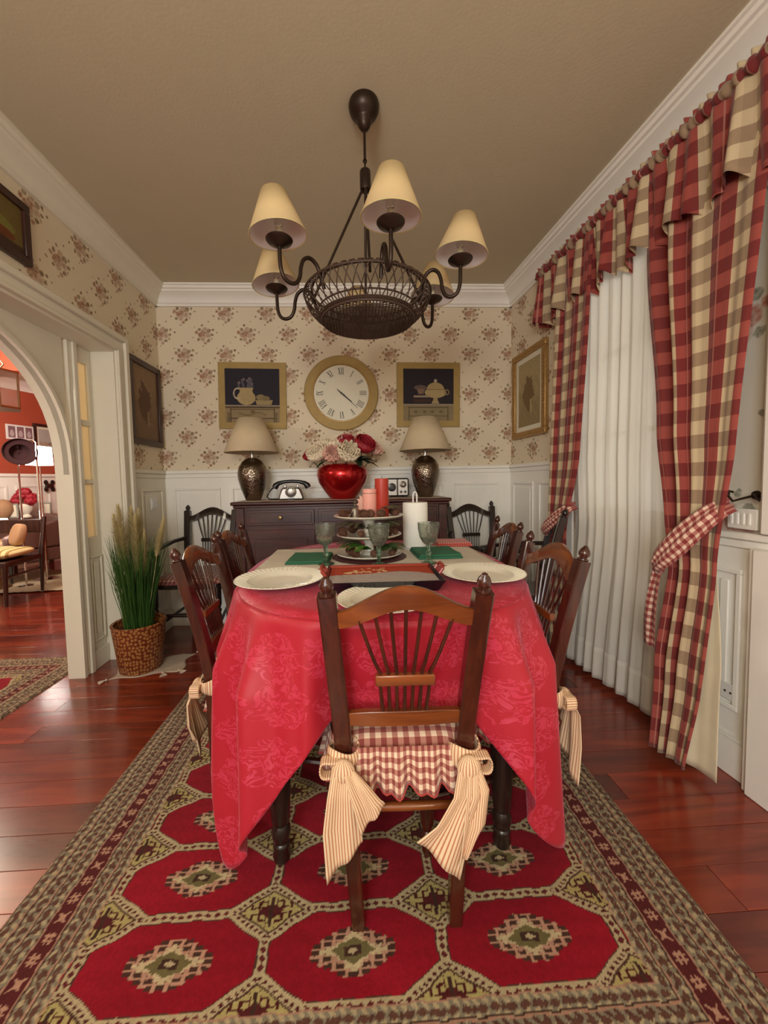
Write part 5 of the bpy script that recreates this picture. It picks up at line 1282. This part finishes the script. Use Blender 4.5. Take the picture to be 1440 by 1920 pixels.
rod = tag(MB().tube([(RW(2.44, 0.085), 2.44, 2.352), (RW(0.84, 0.085), 0.84, 2.352)], 0.011, 12).build('curtain_rod', M['brass']), 'thin rod hidden in the header of the checked valance', 'curtain rod')
nc = empty('curtain', (0, 0, 0), 0, 'red and cream checked curtain tied back at the near side of the window', 'curtain', 'checked curtains at the window')
curtain_panel('fabric', 2.30, 0.035, [(0.03, 1.364), (0.4, 1.390), (0.73, 1.374), (0.95, 1.406), (1.27, 1.468), (2.0, 1.599), (2.3, 1.630)], [(0.03, 1.238), (0.4, 1.217), (0.79, 1.214), (1.15, 1.176), (2.0, 1.160), (2.3, 1.149)],
              [(0, 0.20), (0.3, 0.165), (0.75, 0.13), (1.0, 0.13), (2.3, 0.055)], 4.5, 0.022, 1.05, M['plaid'], nc, seed=1.0)
curtain_panel('lining', 0.86, 0.03, [(0.03, 1.31), (0.5, 1.31), (0.86, 1.31)], [(0.03, 1.180), (0.4, 1.195), (0.86, 1.25)], [(0, 0.145), (0.86, 0.10)], 0.8, 0.015, 0.3, M['lining'], nc, nu=30, nv=30)
fcn = empty('curtain', (0, 0, 0), 0, 'red and cream checked curtain at the far side of the window', 'curtain', 'checked curtains at the window')
curtain_panel('fabric', 2.30, 0.04, [(0.03, 2.215), (0.78, 2.235), (1.2, 2.235), (2.3, 2.225)], [(0.03, 2.09), (0.5, 2.06), (0.775, 2.07), (1.2, 1.975), (2.0, 1.93), (2.3, 1.915)],
              [(0, 0.10), (0.78, 0.115), (2.3, 0.075)], 3.5, 0.02, 0.95, M['plaid'], fcn, seed=2.2, nu=110, nv=50, u0=0.2)
sh = empty('sheer_curtain', (0, 0, 0), 0, 'pleated cream sheer curtain over the window down to the floor', 'curtain')
curtain_panel('voile', 2.30, 0.20, [(0, 2.12), (0.8, 2.03), (1.2, 2.06), (2.3, 2.06)], [(0, 1.30), (0.8, 1.30), (2.3, 1.30)], [(0, 0.06), (2.3, 0.035)], 11, 0.016, 1.6, M['sheer'], sh, nu=300, nv=30, seed=0.5, sol=0)
curtain_panel('hem_band', 0.20, 0.03, [(0, 2.12), (0.8, 2.03)], [(0, 1.30), (0.8, 1.30)], [(0, 0.0595), (2.3, 0.035)], 11, 0.016, 1.6, M['sheer'], sh, nu=300, nv=6, seed=0.5, sol=0.002)
def tieback(name, P0, P1, P2, w_, label, tail=True):
    """strap from hook P0 down to the gather P1, tail hanging to P2"""
    t = empty(name, P0, 0, label, 'tieback', 'gingham curtain tiebacks'); P0, P1, P2 = map(Vector, (P0, P1, P2)); O = P0.copy()
    def f(u, v):
        p = P0.lerp(P1, v)-O; p.z -= 0.02*math.sin(v*PI); ww = w_*(0.55+0.75*math.sin(v*PI*0.85+0.3))
        d = Vector((0, 0.55, 0.83)) if P1.y > P0.y else Vector((0, -0.55, 0.83))
        p += d*ww*(u-0.5)+Vector((-0.062*math.sin(max(0.0, v)*PI)**0.5-0.010*math.sin(u*PI)-0.004*math.sin(u*14+v*5), 0, 0)); return tuple(p), (v*0.34, u*0.11)
    MB().grid(f, 12, 26).build('strap', M['gingham_s'], t, solid=0.003, smooth=80)
    MB().sphere(tuple(P1-O), 0.028, 16, 12, (0.7, 0.85, 1.0)).build('knot', M['gingham_s'], t)
    if tail:
        def g(u, v):
            p = P1.lerp(P2, v)-O; p.x += -0.012*math.sin(v*PI)-0.006*math.sin(u*9+v*3)
            ww = 0.035+0.03*math.sin(v*PI*0.75); p += Vector((0, 1, 0))*ww*(u-0.5); return tuple(p), (u*0.09, v*0.3)
        MB().grid(g, 10, 24).build('tail', M['gingham_s'], t, solid=0.003, smooth=80)
    return t
tieback('curtain_tieback', (RW(1.205, 0.088), 1.205, 0.985), (RW(1.375, 0.19), 1.375, 0.735), (RW(1.40, 0.20), 1.40, 0.42), 0.075, 'gingham tieback on the near curtain, knotted with a hanging tail')
tieback('curtain_tieback', (RW(2.02, 0.075), 2.03, 0.93), (RW(2.19, 0.155), 2.19, 0.765), (RW(2.19, 0.17), 2.19, 0.5), 0.06, 'gingham tieback on the far curtain behind the chairs', tail=False)
hk = empty('curtain_hook', (RW(1.21, 0.0), 1.21, 1.01), 0, 'dark scrolled metal hook holding the near tieback', 'hook')
MB().lathe([(0.016, 0), (0.014, 0.006), (0.006, 0.009)], 16).build('hook_plate', M['iron'], hk, rot=(0, R(-90), 0))
MB().tube([(-0.005, 0, 0), (-0.06, 0.0, -0.012), (-0.085, 0.0, -0.018), (-0.095, 0.006, 0.0), (-0.088, 0.01, 0.016), (-0.075, 0.01, 0.012)], 0.004, 8).build('hook_arm', M['iron'], hk)
MB().tube([(-0.01, 0, 0), (-0.025, -0.018, 0.004), (-0.035, -0.026, -0.006), (-0.025, -0.03, -0.016), (-0.014, -0.022, -0.01)], 0.004, 8).build('scroll', M['iron'], hk)
# ------------------------------------------------------------------ chandelier
CX, CY = 0.072, 1.525
cdl = empty('chandelier', (CX, CY, CEIL), 0, 'bronze chandelier with wicker basket and six cream shaded lights', 'chandelier')
def cz(z): return z-CEIL
MB().lathe([(0.001, 0), (0.056, -0.0005), (0.059, -0.010), (0.056, -0.028), (0.046, -0.045), (0.032, -0.055), (0.028, -0.062), (0.024, -0.08), (0.014, -0.095), (0.004, -0.10)], 36, cap=False).build('ceiling_rose', M['iron'], cdl)
MB().tube([(0, 0, -0.098), (0, 0, -0.205)], 0.005, 10).build('rod', M['iron'], cdl)
MB().tube([(0, 0, -0.195), (0.006, 0, -0.21), (0, 0, -0.225), (-0.006, 0, -0.21), (0, 0, -0.195)], 0.003, 8).tube([(0, -0.008, -0.218), (0, -0.012, -0.232), (0, 0, -0.245), (0, 0.012, -0.232), (0, 0.008, -0.218), (0, 0, -0.212), (0, -0.008, -0.218)], 0.0028, 8).build('hook_link', M['iron'], cdl)
MB().lathe([(0.008, -0.238), (0.019, -0.245), (0.021, -0.25), (0.021, -0.312), (0.019, -0.318), (0.008, -0.322)], 24).build('hub', M['iron'], cdl)
ZT, ZB_, RTb, RBb = cz(1.815), cz(1.712), 0.245, 0.178
for k in range(4):
    a = R(-100+k*90+10); MB().tube([(0.012*math.cos(a), 0.012*math.sin(a), -0.315), (0.215*math.cos(a), 0.215*math.sin(a), ZT-0.03)], 0.0052, 10).build('suspension_rod', M['iron'], cdl)
bk = MB()
def circ(r, z, th, wob=0): bk.tube([((r+wob*math.sin(9*a))*math.cos(a), (r+wob*math.sin(9*a))*math.sin(a), z) for a in [2*PI*i/64 for i in range(65)]], th, 6, cap=False)
def sidep(a, t):  # t 0 bottom..1 outer rim..1.35 inner return
    if t <= 1: r = RBb+(RTb-RBb)*(t**0.8)+0.012*math.sin(t*PI); z = ZB_+(ZT-0.012-ZB_)*t
    else: s = (t-1)/0.35; r = RTb-0.030*s; z = ZT-0.012+0.020*math.sin(s*PI/1.4)
    return (r*math.cos(a), r*math.sin(a), z)
circ(RBb, ZB_, 0.006); circ(RBb+0.004, ZB_+0.008, 0.004); circ(RTb, ZT-0.012, 0.0045); circ(RTb-0.03, ZT+0.003, 0.0045); circ(RBb+0.015, ZB_+0.03, 0.003)
bk.build('basket_rings', M['wicker'], cdl)
for dr_ in (1, -1):
    mb = MB()
    for k in range(46):
        a0 = 2*PI*k/46
        mb.tube([sidep(a0+dr_*0.26*t/1.35, t) for t in (0.0, 0.25, 0.5, 0.75, 1.0, 1.12, 1.24, 1.35)], 0.0021, 5)
    o = mb.build('basket_lattice', M['wicker'], cdl); o['kind'] = 'stuff'
mb = MB()
for k in range(-14, 15):   # woven base
    d = k*0.0118; h_ = math.sqrt(max(0, RBb**2-d*d))
    if h_ < 0.02: continue
    mb.tube([(-h_, d, ZB_-0.003), (-h_/2, d, ZB_-0.009), (h_/2, d, ZB_-0.009), (h_, d, ZB_-0.003)], 0.0023, 5)
    mb.tube([(d, -h_, ZB_-0.004), (d, -h_/2, ZB_-0.011), (d, h_/2, ZB_-0.011), (d, h_, ZB_-0.004)], 0.0023, 5)
mb2 = mb
for j in range(3):
    t = 0.02+j*0.035; mb.tube([sidep(2*PI*i/64, t) for i in range(65)], 0.0024, 5, cap=False)
o = mb.build('woven_base', M['wicker'], cdl); o['kind'] = 'stuff'
arms_ = [(0.06, -0.325), (-0.295, -0.235), (0.330, -0.135), (-0.365, 0.075), (0.29, 0.16), (-0.03, 0.36)]
for i, (x, y) in enumerate(arms_):
    L = math.hypot(x, y); dx_, dy_ = x/L, y/L
    path = [(0.205, -0.045), (0.222, 0.010), (0.236, 0.032), (0.256, 0.040), (0.276, 0.026), (0.286, -0.004), (0.290, -0.035), (0.302, -0.060), (0.322, -0.068), (0.342, -0.058), (0.352, -0.030), (0.354, 0.012), (0.354, 0.04)]
    sc2 = (L-0.205)/(0.354-0.205)
    if i == 5: path = [(a, b*0.55 if b < 0 else b) for a, b in path]
    pts = [(dx_*(0.205+(r_-0.205)*sc2), dy_*(0.205+(r_-0.205)*sc2), ZT+z-0.0) for r_, z in path]
    # smooth by catmull
    sm = []
    for j in range(len(pts)-1):
        p0, p1, p2, p3 = [Vector(pts[max(0, min(len(pts)-1, q))]) for q in (j-1, j, j+1, j+2)]
        for s in (0, 0.33, 0.66): sm.append(0.5*((2*p1)+(p2-p0)*s+(2*p0-5*p1+4*p2-p3)*s*s+(3*p1-p0-3*p2+p3)*s**3))
    sm.append(Vector(pts[-1]))
    MB().tube(sm, 0.0068, 10).build('arm', M['iron'], cdl)
    top = cz(1.857)
    MB().lathe([(0.008, -0.008), (0.014, -0.006), (0.018, -0.002), (0.040, 0.008), (0.044, 0.014), (0.042, 0.016), (0.020, 0.010), (0.001, 0.008)], 24).build('drip_cup', M['iron'], cdl, loc=(x, y, top))
    MB().lathe([(0.0115, 0.010), (0.0115, 0.048), (0.001, 0.049)], 16).build('candle_sleeve', M['candle_tube'], cdl, loc=(x, y, top))
    MB().lathe([(0.008, 0.049), (0.014, 0.066), (0.016, 0.080), (0.010, 0.100), (0.002, 0.112)], 16).build('bulb', M['bulb'], cdl, loc=(x, y, top))
    tl_ = R(6); sx_ = (-tl_*dy_*1.0, tl_*dx_*1.0, 0)
    shd = MB().lathe([(0.093, 0.026), (0.0385, 0.158)], 44, cap=False).build('lamp_shade', M['shade'], cdl, loc=(x, y, top), rot=sx_, solid=0.0012)
    MB().lathe([(0.0905, 0.0275), (0.0375, 0.1565)], 44, cap=False).build('shade_lining', M['shade_in'], shd, solid=0.0006)
    MB().tube([(0.0932*math.cos(a), 0.0932*math.sin(a), 0.027) for a in [2*PI*q/40 for q in range(41)]], 0.0016, 5, cap=False).build('shade_edge', M['plume'], shd)
    MB().tube([(-0.041, 0, 0.146), (0, 0, 0.112), (0.041, 0, 0.146)], 0.001, 5).build('shade_clip', M['brass'], shd)
# ------------------------------------------------------------------ potted grass
PX, PYY = -1.283, 2.262
pg = empty('potted_grass', (PX, PYY, 0.004), 0, 'tall ornamental grass in a brown wood-slice pot beside the doorway', 'plant')
MB().lathe([(0.108, 0), (0.112, 0.004), (0.142, 0.27), (0.145, 0.278), (0.140, 0.282), (0.130, 0.278), (0.126, 0.24), (0.001, 0.235)], 56).build('pot', M['slices'], pg)
MB().lathe([(0.127, 0.236), (0.09, 0.245), (0.001, 0.25)], 32).build('soil', M['blackwood'], pg)
mb = MB(); q = random.Random(9)
for k in range(420):
    a = q.random()*2*PI; r0 = 0.075*math.sqrt(q.random()); lean = q.uniform(0.05, 0.42)**1.2*0.62; L = q.uniform(0.28, 0.60); b = a+q.uniform(-0.5, 0.5)
    p0 = Vector((r0*math.cos(a), r0*math.sin(a), 0.24)); pts = []
    for t in (0, .3, .6, .85, 1):
        o_ = lean*L*t*(0.5+0.7*t); p = p0+Vector((math.cos(b)*o_, math.sin(b)*o_, L*t*(1-0.12*t*lean*2))); 
        p.x = max(p.x, -0.115 if p.z < 2 else p.x); pts.append(p)
    mb.tube(pts, [0.0022, 0.0021, 0.0018, 0.0011, 0.0003], 3, cap=False)
o = mb.build('grass_blades', M['grass'], pg, smooth=0); o['kind'] = 'stuff'
for k, (x, y, z, h_, w_) in enumerate([(-0.08, -0.03, 0.70, 0.20, 0.030), (-0.045, -0.05, 0.74, 0.22, 0.032), (-0.01, 0.0, 0.76, 0.18, 0.034), (0.03, -0.04, 0.66, 0.24, 0.028), (0.005, 0.04, 0.72, 0.20, 0.03), (0.16, -0.02, 0.74, 0.13, 0.022), (-0.10, 0.03, 0.66, 0.18, 0.024), (0.06, -0.02, 0.60, 0.20, 0.022)]):
    mb = MB(); base_ = Vector((x*0.3, y*0.3, 0.25)); tip = Vector((x*1.15, y*1.1, z+h_)); mid_ = Vector((x*0.8, y*0.8, z-0.08))
    mb.tube([base_, (base_+mid_)/2, mid_], 0.0014, 4)
    for j in range(1500):
        t = q.random(); p = mid_.lerp(tip, t); an = q.random()*2*PI; rad = 1.9*w_*math.sin(PI*min(1, t*0.85+0.12))**0.8; e = p+Vector((math.cos(an)*rad*q.uniform(.4, 1), math.sin(an)*rad*q.uniform(.4, 1), q.uniform(0.01, 0.04)))
        s = Vector((-math.sin(an), math.cos(an), 0))*0.0015
        mb._add([tuple(p-s), tuple(p+s), tuple(e)], [(0, 1, 2)])
    mb.build('plume', M['plume'], pg, smooth=0)
mb = MB().grid(lambda u, v: ((-1.40+0.36*u+0.02*math.sin(v*7), 2.12+0.24*v+0.08*u+0.01*math.sin(u*11), 0.002+0.0008*math.sin(u*30)*math.sin(v*17)), (u, v)), 30, 20)
pm_ = tag(mb.build('plant_mat', M['fringe'], solid=0.0015), 'small cream tasselled mat under the grass pot', 'mat')
for (x, y, a) in ((-1.39, 2.12, -2.4), (-1.04, 2.20, -0.4), (-1.03, 2.43, 0.6), (-1.12, 2.18, -1.0)):
    mb = MB(); dx_, dy_ = math.cos(a), math.sin(a)
    mb.sphere((x+dx_*0.006, y+dy_*0.006, 0.008), 0.007, 10, 6)
    for j in range(14):
        b = a+(j-7)*0.07; mb.tube([(x+dx_*0.01, y+dy_*0.01, 0.008), (x+math.cos(b)*0.03, y+math.sin(b)*0.03, 0.006), (x+math.cos(b)*0.045, y+math.sin(b)*0.045, 0.003)], 0.0018, 4)
    mb.build('tassel', M['fringe'], pm_)
# ------------------------------------------------------------------ things in the red room
# lantern
ln = empty('hanging_lantern', (-2.80, 3.2, 1.90), R(12), 'hexagonal glass lantern hanging beyond the arch at the left edge', 'lantern')
hexp = [(0.13*math.cos(R(60*k)), 0.13*math.sin(R(60*k))) for k in range(6)]
for k in range(6):
    a, b = hexp[k], hexp[(k+1) % 6]
    MB().tube([(a[0], a[1], -0.17), (a[0], a[1], 0.10)], 0.006, 6).build('lantern_post', M['brass'], ln)
    MB()._add([(a[0], a[1], -0.17), (b[0], b[1], -0.17), (b[0], b[1], 0.10), (a[0], a[1], 0.10)], [(0, 1, 2, 3)]).build('pane', M['clear'], ln, smooth=0, solid=0.003)
MB().prism([(x*1.05, y*1.05) for x, y in hexp], -0.185, -0.17, 'xy').build('lantern_base', M['brass'], ln)
MB().prism([(x*1.08, y*1.08) for x, y in hexp], 0.10, 0.115, 'xy').build('lantern_top', M['brass'], ln)
MB().tube([(0, 0, 0.115), (0.04, 0, 0.17), (0, 0, 0.23), (-0.04, 0, 0.17), (0, 0, 0.115)], 0.005, 6).tube([(0, 0, 0.23), (0, 0, 0.62)], 0.004, 6).build('hanger', M['brass'], ln)
MB().lathe([(0.012, -0.17), (0.012, -0.04), (0.001, -0.038)], 10).build('candle', M['candle_tube'], ln)
def swpic(name, yc, zc, w_, h_, fw_, fmat, mw, fn, label):
    t = framed(name, SW(yc, 0.002), 1, yc, zc, w_, h_, fw_, fmat, mw, fn, label, -math.atan(0.33)); return t
t = empty('photo_frame', (SW(5.395, 0.002), 5.395, 1.835), 0, 'white triple photo frame on the red wall', 'picture'); t.rotation_euler = (0, 0, R(90)-math.atan(0.33))
MB().box(-0.16, 0.16, -0.02, 0, -0.098, 0.098).build('frame', M['whiteplastic'], t, bevel=0.003)
for k in range(3):
    X, Y = np.meshgrid(np.linspace(-0.04, 0.04, 20), np.linspace(-0.075, 0.075, 30)); c = np.zeros(X.shape+(3,)); c[:] = (0.25, 0.13, 0.15); c[np.hypot(X/0.023, (Y+0.015)/0.055)+0.2*np.sin(Y*60) < 1] = (0.5, 0.4, 0.42)
    attr_grid('photograph', X+(k-1)*0.1, np.full(X.shape, -0.0215), Y, c, M['paint'], t)
def sea(X, Y):
    c = np.zeros(X.shape+(3,)); c[:] = (0.45, 0.42, 0.40); c[Y < -0.05] = (0.40, 0.30, 0.22); c[np.hypot(X, (Y+0.08)*1.5) < 0.05] = (0.25, 0.18, 0.15); return c
swpic('framed_picture', 5.78, 1.765, 0.50, 0.44, 0.04, M['darkframe'], 0.03, sea, 'dark-framed seaside print on the red wall beside the white lamp')
# floor lamp with square glowing shade + hat stand
fl_ = empty('floor_lamp', (-3.635, 4.60, 0), 0, 'slim floor lamp with glowing white square shade against the red wall', 'lamp')
MB().lathe([(0.12, 0), (0.12, 0.015), (0.02, 0.025)], 24).build('base', M['chrome'], fl_)
MB().tube([(0, 0, 0.02), (0, 0, 1.38)], 0.009, 10).build('pole', M['chrome'], fl_)
trayfn(0, 0.215, 0.088, 0.088, 0.083, 0.083, 0.003).build('shade', M['lampglow'], fl_, loc=(0, 0, 1.345), smooth=0)
hs = empty('hat_stand', (-3.62, 4.30, 0), 0, 'thin chrome stand with curved top holding a hat', 'hat stand')
MB().lathe([(0.11, 0), (0.11, 0.012), (0.015, 0.02)], 24).build('base', M['chrome'], hs)
MB().tube([(0, 0, 0.015), (0, 0, 1.56), (0.03, 0, 1.585), (0.17, 0, 1.60), (0.195, 0, 1.575), (0.195, 0, 0.012)], 0.009, 8).build('pole', M['chrome'], hs)
MB().tube([(0, 0, 1.52), (0.04, -0.04, 1.515), (0.05, -0.06, 1.53)], 0.008, 8).build('peg', M['chrome'], hs)
ht = empty('felt_hat', (-3.53, 4.225, 1.468), 0, 'round burgundy felt hat hung on the stand', 'hat'); ht.rotation_euler = (R(78), 0, R(40)); ht.scale = (1.15, 1.15, 1.0)
MB().lathe([(0.120, 0.028), (0.125, 0.015), (0.112, 0.0), (0.078, -0.008), (0.072, -0.05), (0.055, -0.08), (0.001, -0.085)], 32, cap=False).build('crown_and_brim', M['hat'], ht, solid=0.004)
MB().lathe([(0.0795, -0.012), (0.0785, -0.028), (0.0765, -0.028)], 32, cap=False).build('hat_band', M['redwall'], ht, solid=0.002)
# side table with flower vase, frames
sd = empty('side_table', (-4.32, 5.27, 0), R(90)-math.atan(0.33), 'low table behind the brown armchair with flowers and frames', 'table')
MB().box(-0.34, 0.34, -0.17, 0.17, 0.66, 0.70).build('top', M['brownleather'], sd, bevel=0.004)
for sx in (-1, 1):
    for sy in (-1, 1): MB().box(sx*0.31-0.02, sx*0.31+0.02, sy*0.14-0.02, sy*0.14+0.02, 0, 0.66).build('leg', M['brownleather'], sd)
vz = tag(MB().lathe([(0.05, 0), (0.055, 0.01), (0.03, 0.04), (0.075, 0.10), (0.085, 0.15), (0.06, 0.18), (0.055, 0.18), (0.07, 0.14), (0.001, 0.06)], 24).build('glass_vase', M['china'], loc=(-4.29, 5.17, 0.7005)), 'white urn-shaped vase of red flowers on the low table in the next room', 'vase')
for k, (x, y, z) in enumerate([(-0.11, 0, 0.0), (0.0, -0.04, 0.03), (0.10, 0.0, 0.01), (0.04, -0.04, 0.10), (-0.06, 0.02, 0.09), (0.12, -0.03, -0.07), (-0.14, -0.02, -0.07)]):
    q_ = MB(); q2 = random.Random(k)
    def fp(u, v):
        a = u*2*PI; b = v*PI; r_ = 0.062*(1+0.22*math.sin(a*5+k)*math.sin(b*3+k)); return (r_*math.sin(b)*math.cos(a), r_*math.sin(b)*math.sin(a), r_*math.cos(b)*0.8), (u, v)
    o = q_.grid(fp, 18, 12).build('red_flower', M['rose'], loc=(-4.29+x*0.72, 5.16+y*0.7, 0.965+z*0.7)); tag(o, 'ruffled red bloom in the white urn in the next room', 'flower', 'red blooms in the white urn')
def tframe(x, y, rz, w_, h_, mat, label):
    t = empty('standing_frame', (x, y, 0.7005), rz, label, 'picture frame'); 
    MB().box(-w_/2, w_/2, -0.008, 0.008, 0, h_).build('frame', mat, t, bevel=0.003)
    MB().box(-w_/2+0.02, w_/2-0.02, -0.011, -0.0085, 0.02, h_-0.02).build('picture', M['clockface'], t)
    MB().tube([(0, 0.008, h_*0.7), (0, 0.07, 0.003)], 0.004, 6).build('strut', mat, t)
tframe(-4.375, 5.04, R(30), 0.15, 0.19, M['silver'], 'silver photo frame left of the red flowers')
tframe(-4.235, 5.40, R(35), 0.14, 0.18, M['silver'], 'silver photo frame right of the red flowers')
# far brown armchair
def tub(loc, rz, label):
    t = empty('upholstered_armchair', loc, rz, label, 'armchair')
    MB().box(-0.30, 0.30, -0.30, 0.30, 0.20, 0.36).build('seat_base', M['brownleather'], t, bevel=0.02)
    MB().box(-0.22, 0.22, -0.32, 0.20, 0.362, 0.47).build('seat_pad', M['tanleather'], t, bevel=0.03)
    MB().prism([(-0.30, 0.362), (0.30, 0.362), (0.32, 0.74), (-0.32, 0.74)], 0.205, 0.30, 'xz').build('backrest', M['brownleather'], t, bevel=0.025)
    for s in (-1, 1):
        MB().prism([(-0.31, 0.362), (0.20, 0.362), (0.20, 0.68), (0.0, 0.62), (-0.22, 0.56), (-0.31, 0.52)], s*0.225, s*0.31, 'yz').build('arm', M['brownleather'], t, bevel=0.02)
        for sy in (-1, 1): MB().tube([(s*0.26, sy*0.26, 0.0), (s*0.26, sy*0.26, 0.20)], [0.015, 0.025], 8).build('leg', M['blackwood'], t)
    return t
tub((-3.93, 4.72, 0.019), R(-30), 'brown upholstered armchair with tan seat, farther chair in the next room')
# near wooden chair with patterned cushion
wc = empty('lounge_chair', (-3.50, 3.77, 0.0), R(8), 'dark wooden lounge chair with yellow patterned seat at the left edge', 'chair')
for s in (-1, 1):
    MB().tube([(s*0.27, -0.24, 0.0), (s*0.29, -0.25, 0.40)], [0.014, 0.024], 10).build('leg', M['darkframe'], wc)
    MB().tube([(s*0.27, 0.26, 0.0), (s*0.29, 0.25, 0.42), (s*0.29, 0.33, 0.78)], [0.014, 0.024, 0.018], 10).build('leg', M['darkframe'], wc)
    MB().tube([(s*0.27, -0.24, 0.26), (s*0.27, 0.25, 0.26)], 0.012, 8).build('stretcher', M['darkframe'], wc)
MB().box(-0.30, 0.30, -0.26, 0.27, 0.36, 0.41).build('seat_frame', M['darkframe'], wc, bevel=0.006)
MB().tube([(-0.29, -0.25, 0.27), (0.29, -0.25, 0.27)], 0.012, 8).build('stretcher', M['darkframe'], wc)
MB().box(-0.28, 0.28, 0.30, 0.34, 0.62, 0.76).build('back_slat', M['darkframe'], wc, bevel=0.01)
def cush(loc, w_, d_, h_, mat, rot, label, name='chair_cushion'):
    def f(u, v):
        a = u*2*PI; b = (v-0.5)*PI; c, s = math.cos(a), math.sin(a); k = math.cos(b)**0.5
        return (w_/2*math.copysign(abs(c)**0.5, c)*k, d_/2*math.copysign(abs(s)**0.5, s)*k, h_/2*math.sin(b)), (c*0.3*k, s*0.3*k)
    o = MB().grid(f, 32, 14).build(name, mat, loc=loc, rot=rot, smooth=80); return tag(o, label, 'cushion')
cush((-3.50, 3.76, 0.463), 0.60, 0.52, 0.10, M['ikat'], (0, 0, R(8)), 'yellow patterned seat cushion on the dark lounge chair')
cush((-3.36, 3.93, 0.62), 0.20, 0.09, 0.22, M['tanleather'], (R(-15), 0, R(-30)), 'oval tan back cushion standing on the dark lounge chair')
# wall hook
wh = tag(MB().box(-0.015, 0.015, -0.06, 0.06, -0.03, 0.03).sphere((0, -0.06, 0.05), 0.035, 10, 8, (0.6, 1, 1)).sphere((0, 0.06, 0.05), 0.035, 10, 8, (0.6, 1, 1)).sphere((0, -0.06, -0.05), 0.035, 10, 8, (0.6, 1, 1)).sphere((0, 0.06, -0.05), 0.035, 10, 8, (0.6, 1, 1)).build('wall_hook', M['blackwood'], loc=(SW(5.67, 0.045), 5.67, 1.11)), 'dark four-lobed hook plate on the white panelling in the next room', 'hook')
# ball and glowing table lamp
bp = tag(MB().lathe([(0.04, 0), (0.06, 0.02), (0.10, 0.10), (0.095, 0.18), (0.055, 0.23), (0.02, 0.245), (0.001, 0.247)], 24).build('woven_basket', M['tanleather'], loc=(-4.43, 5.0, 0.7005)), 'round woven brown basket on the low table', 'basket')
gl = empty('small_lamp', (-3.83, 4.22, 0.018), 0, 'low lamp with glowing white shade behind the lounge chair', 'lamp')
MB().lathe([(0.10, 0), (0.10, 0.02), (0.02, 0.03), (0.015, 0.60)], 20).build('stand', M['brass'], gl)
MB().lathe([(0.13, 0.60), (0.095, 0.74)], 32, cap=False).build('shade', M['lampglow'], gl, solid=0.003)
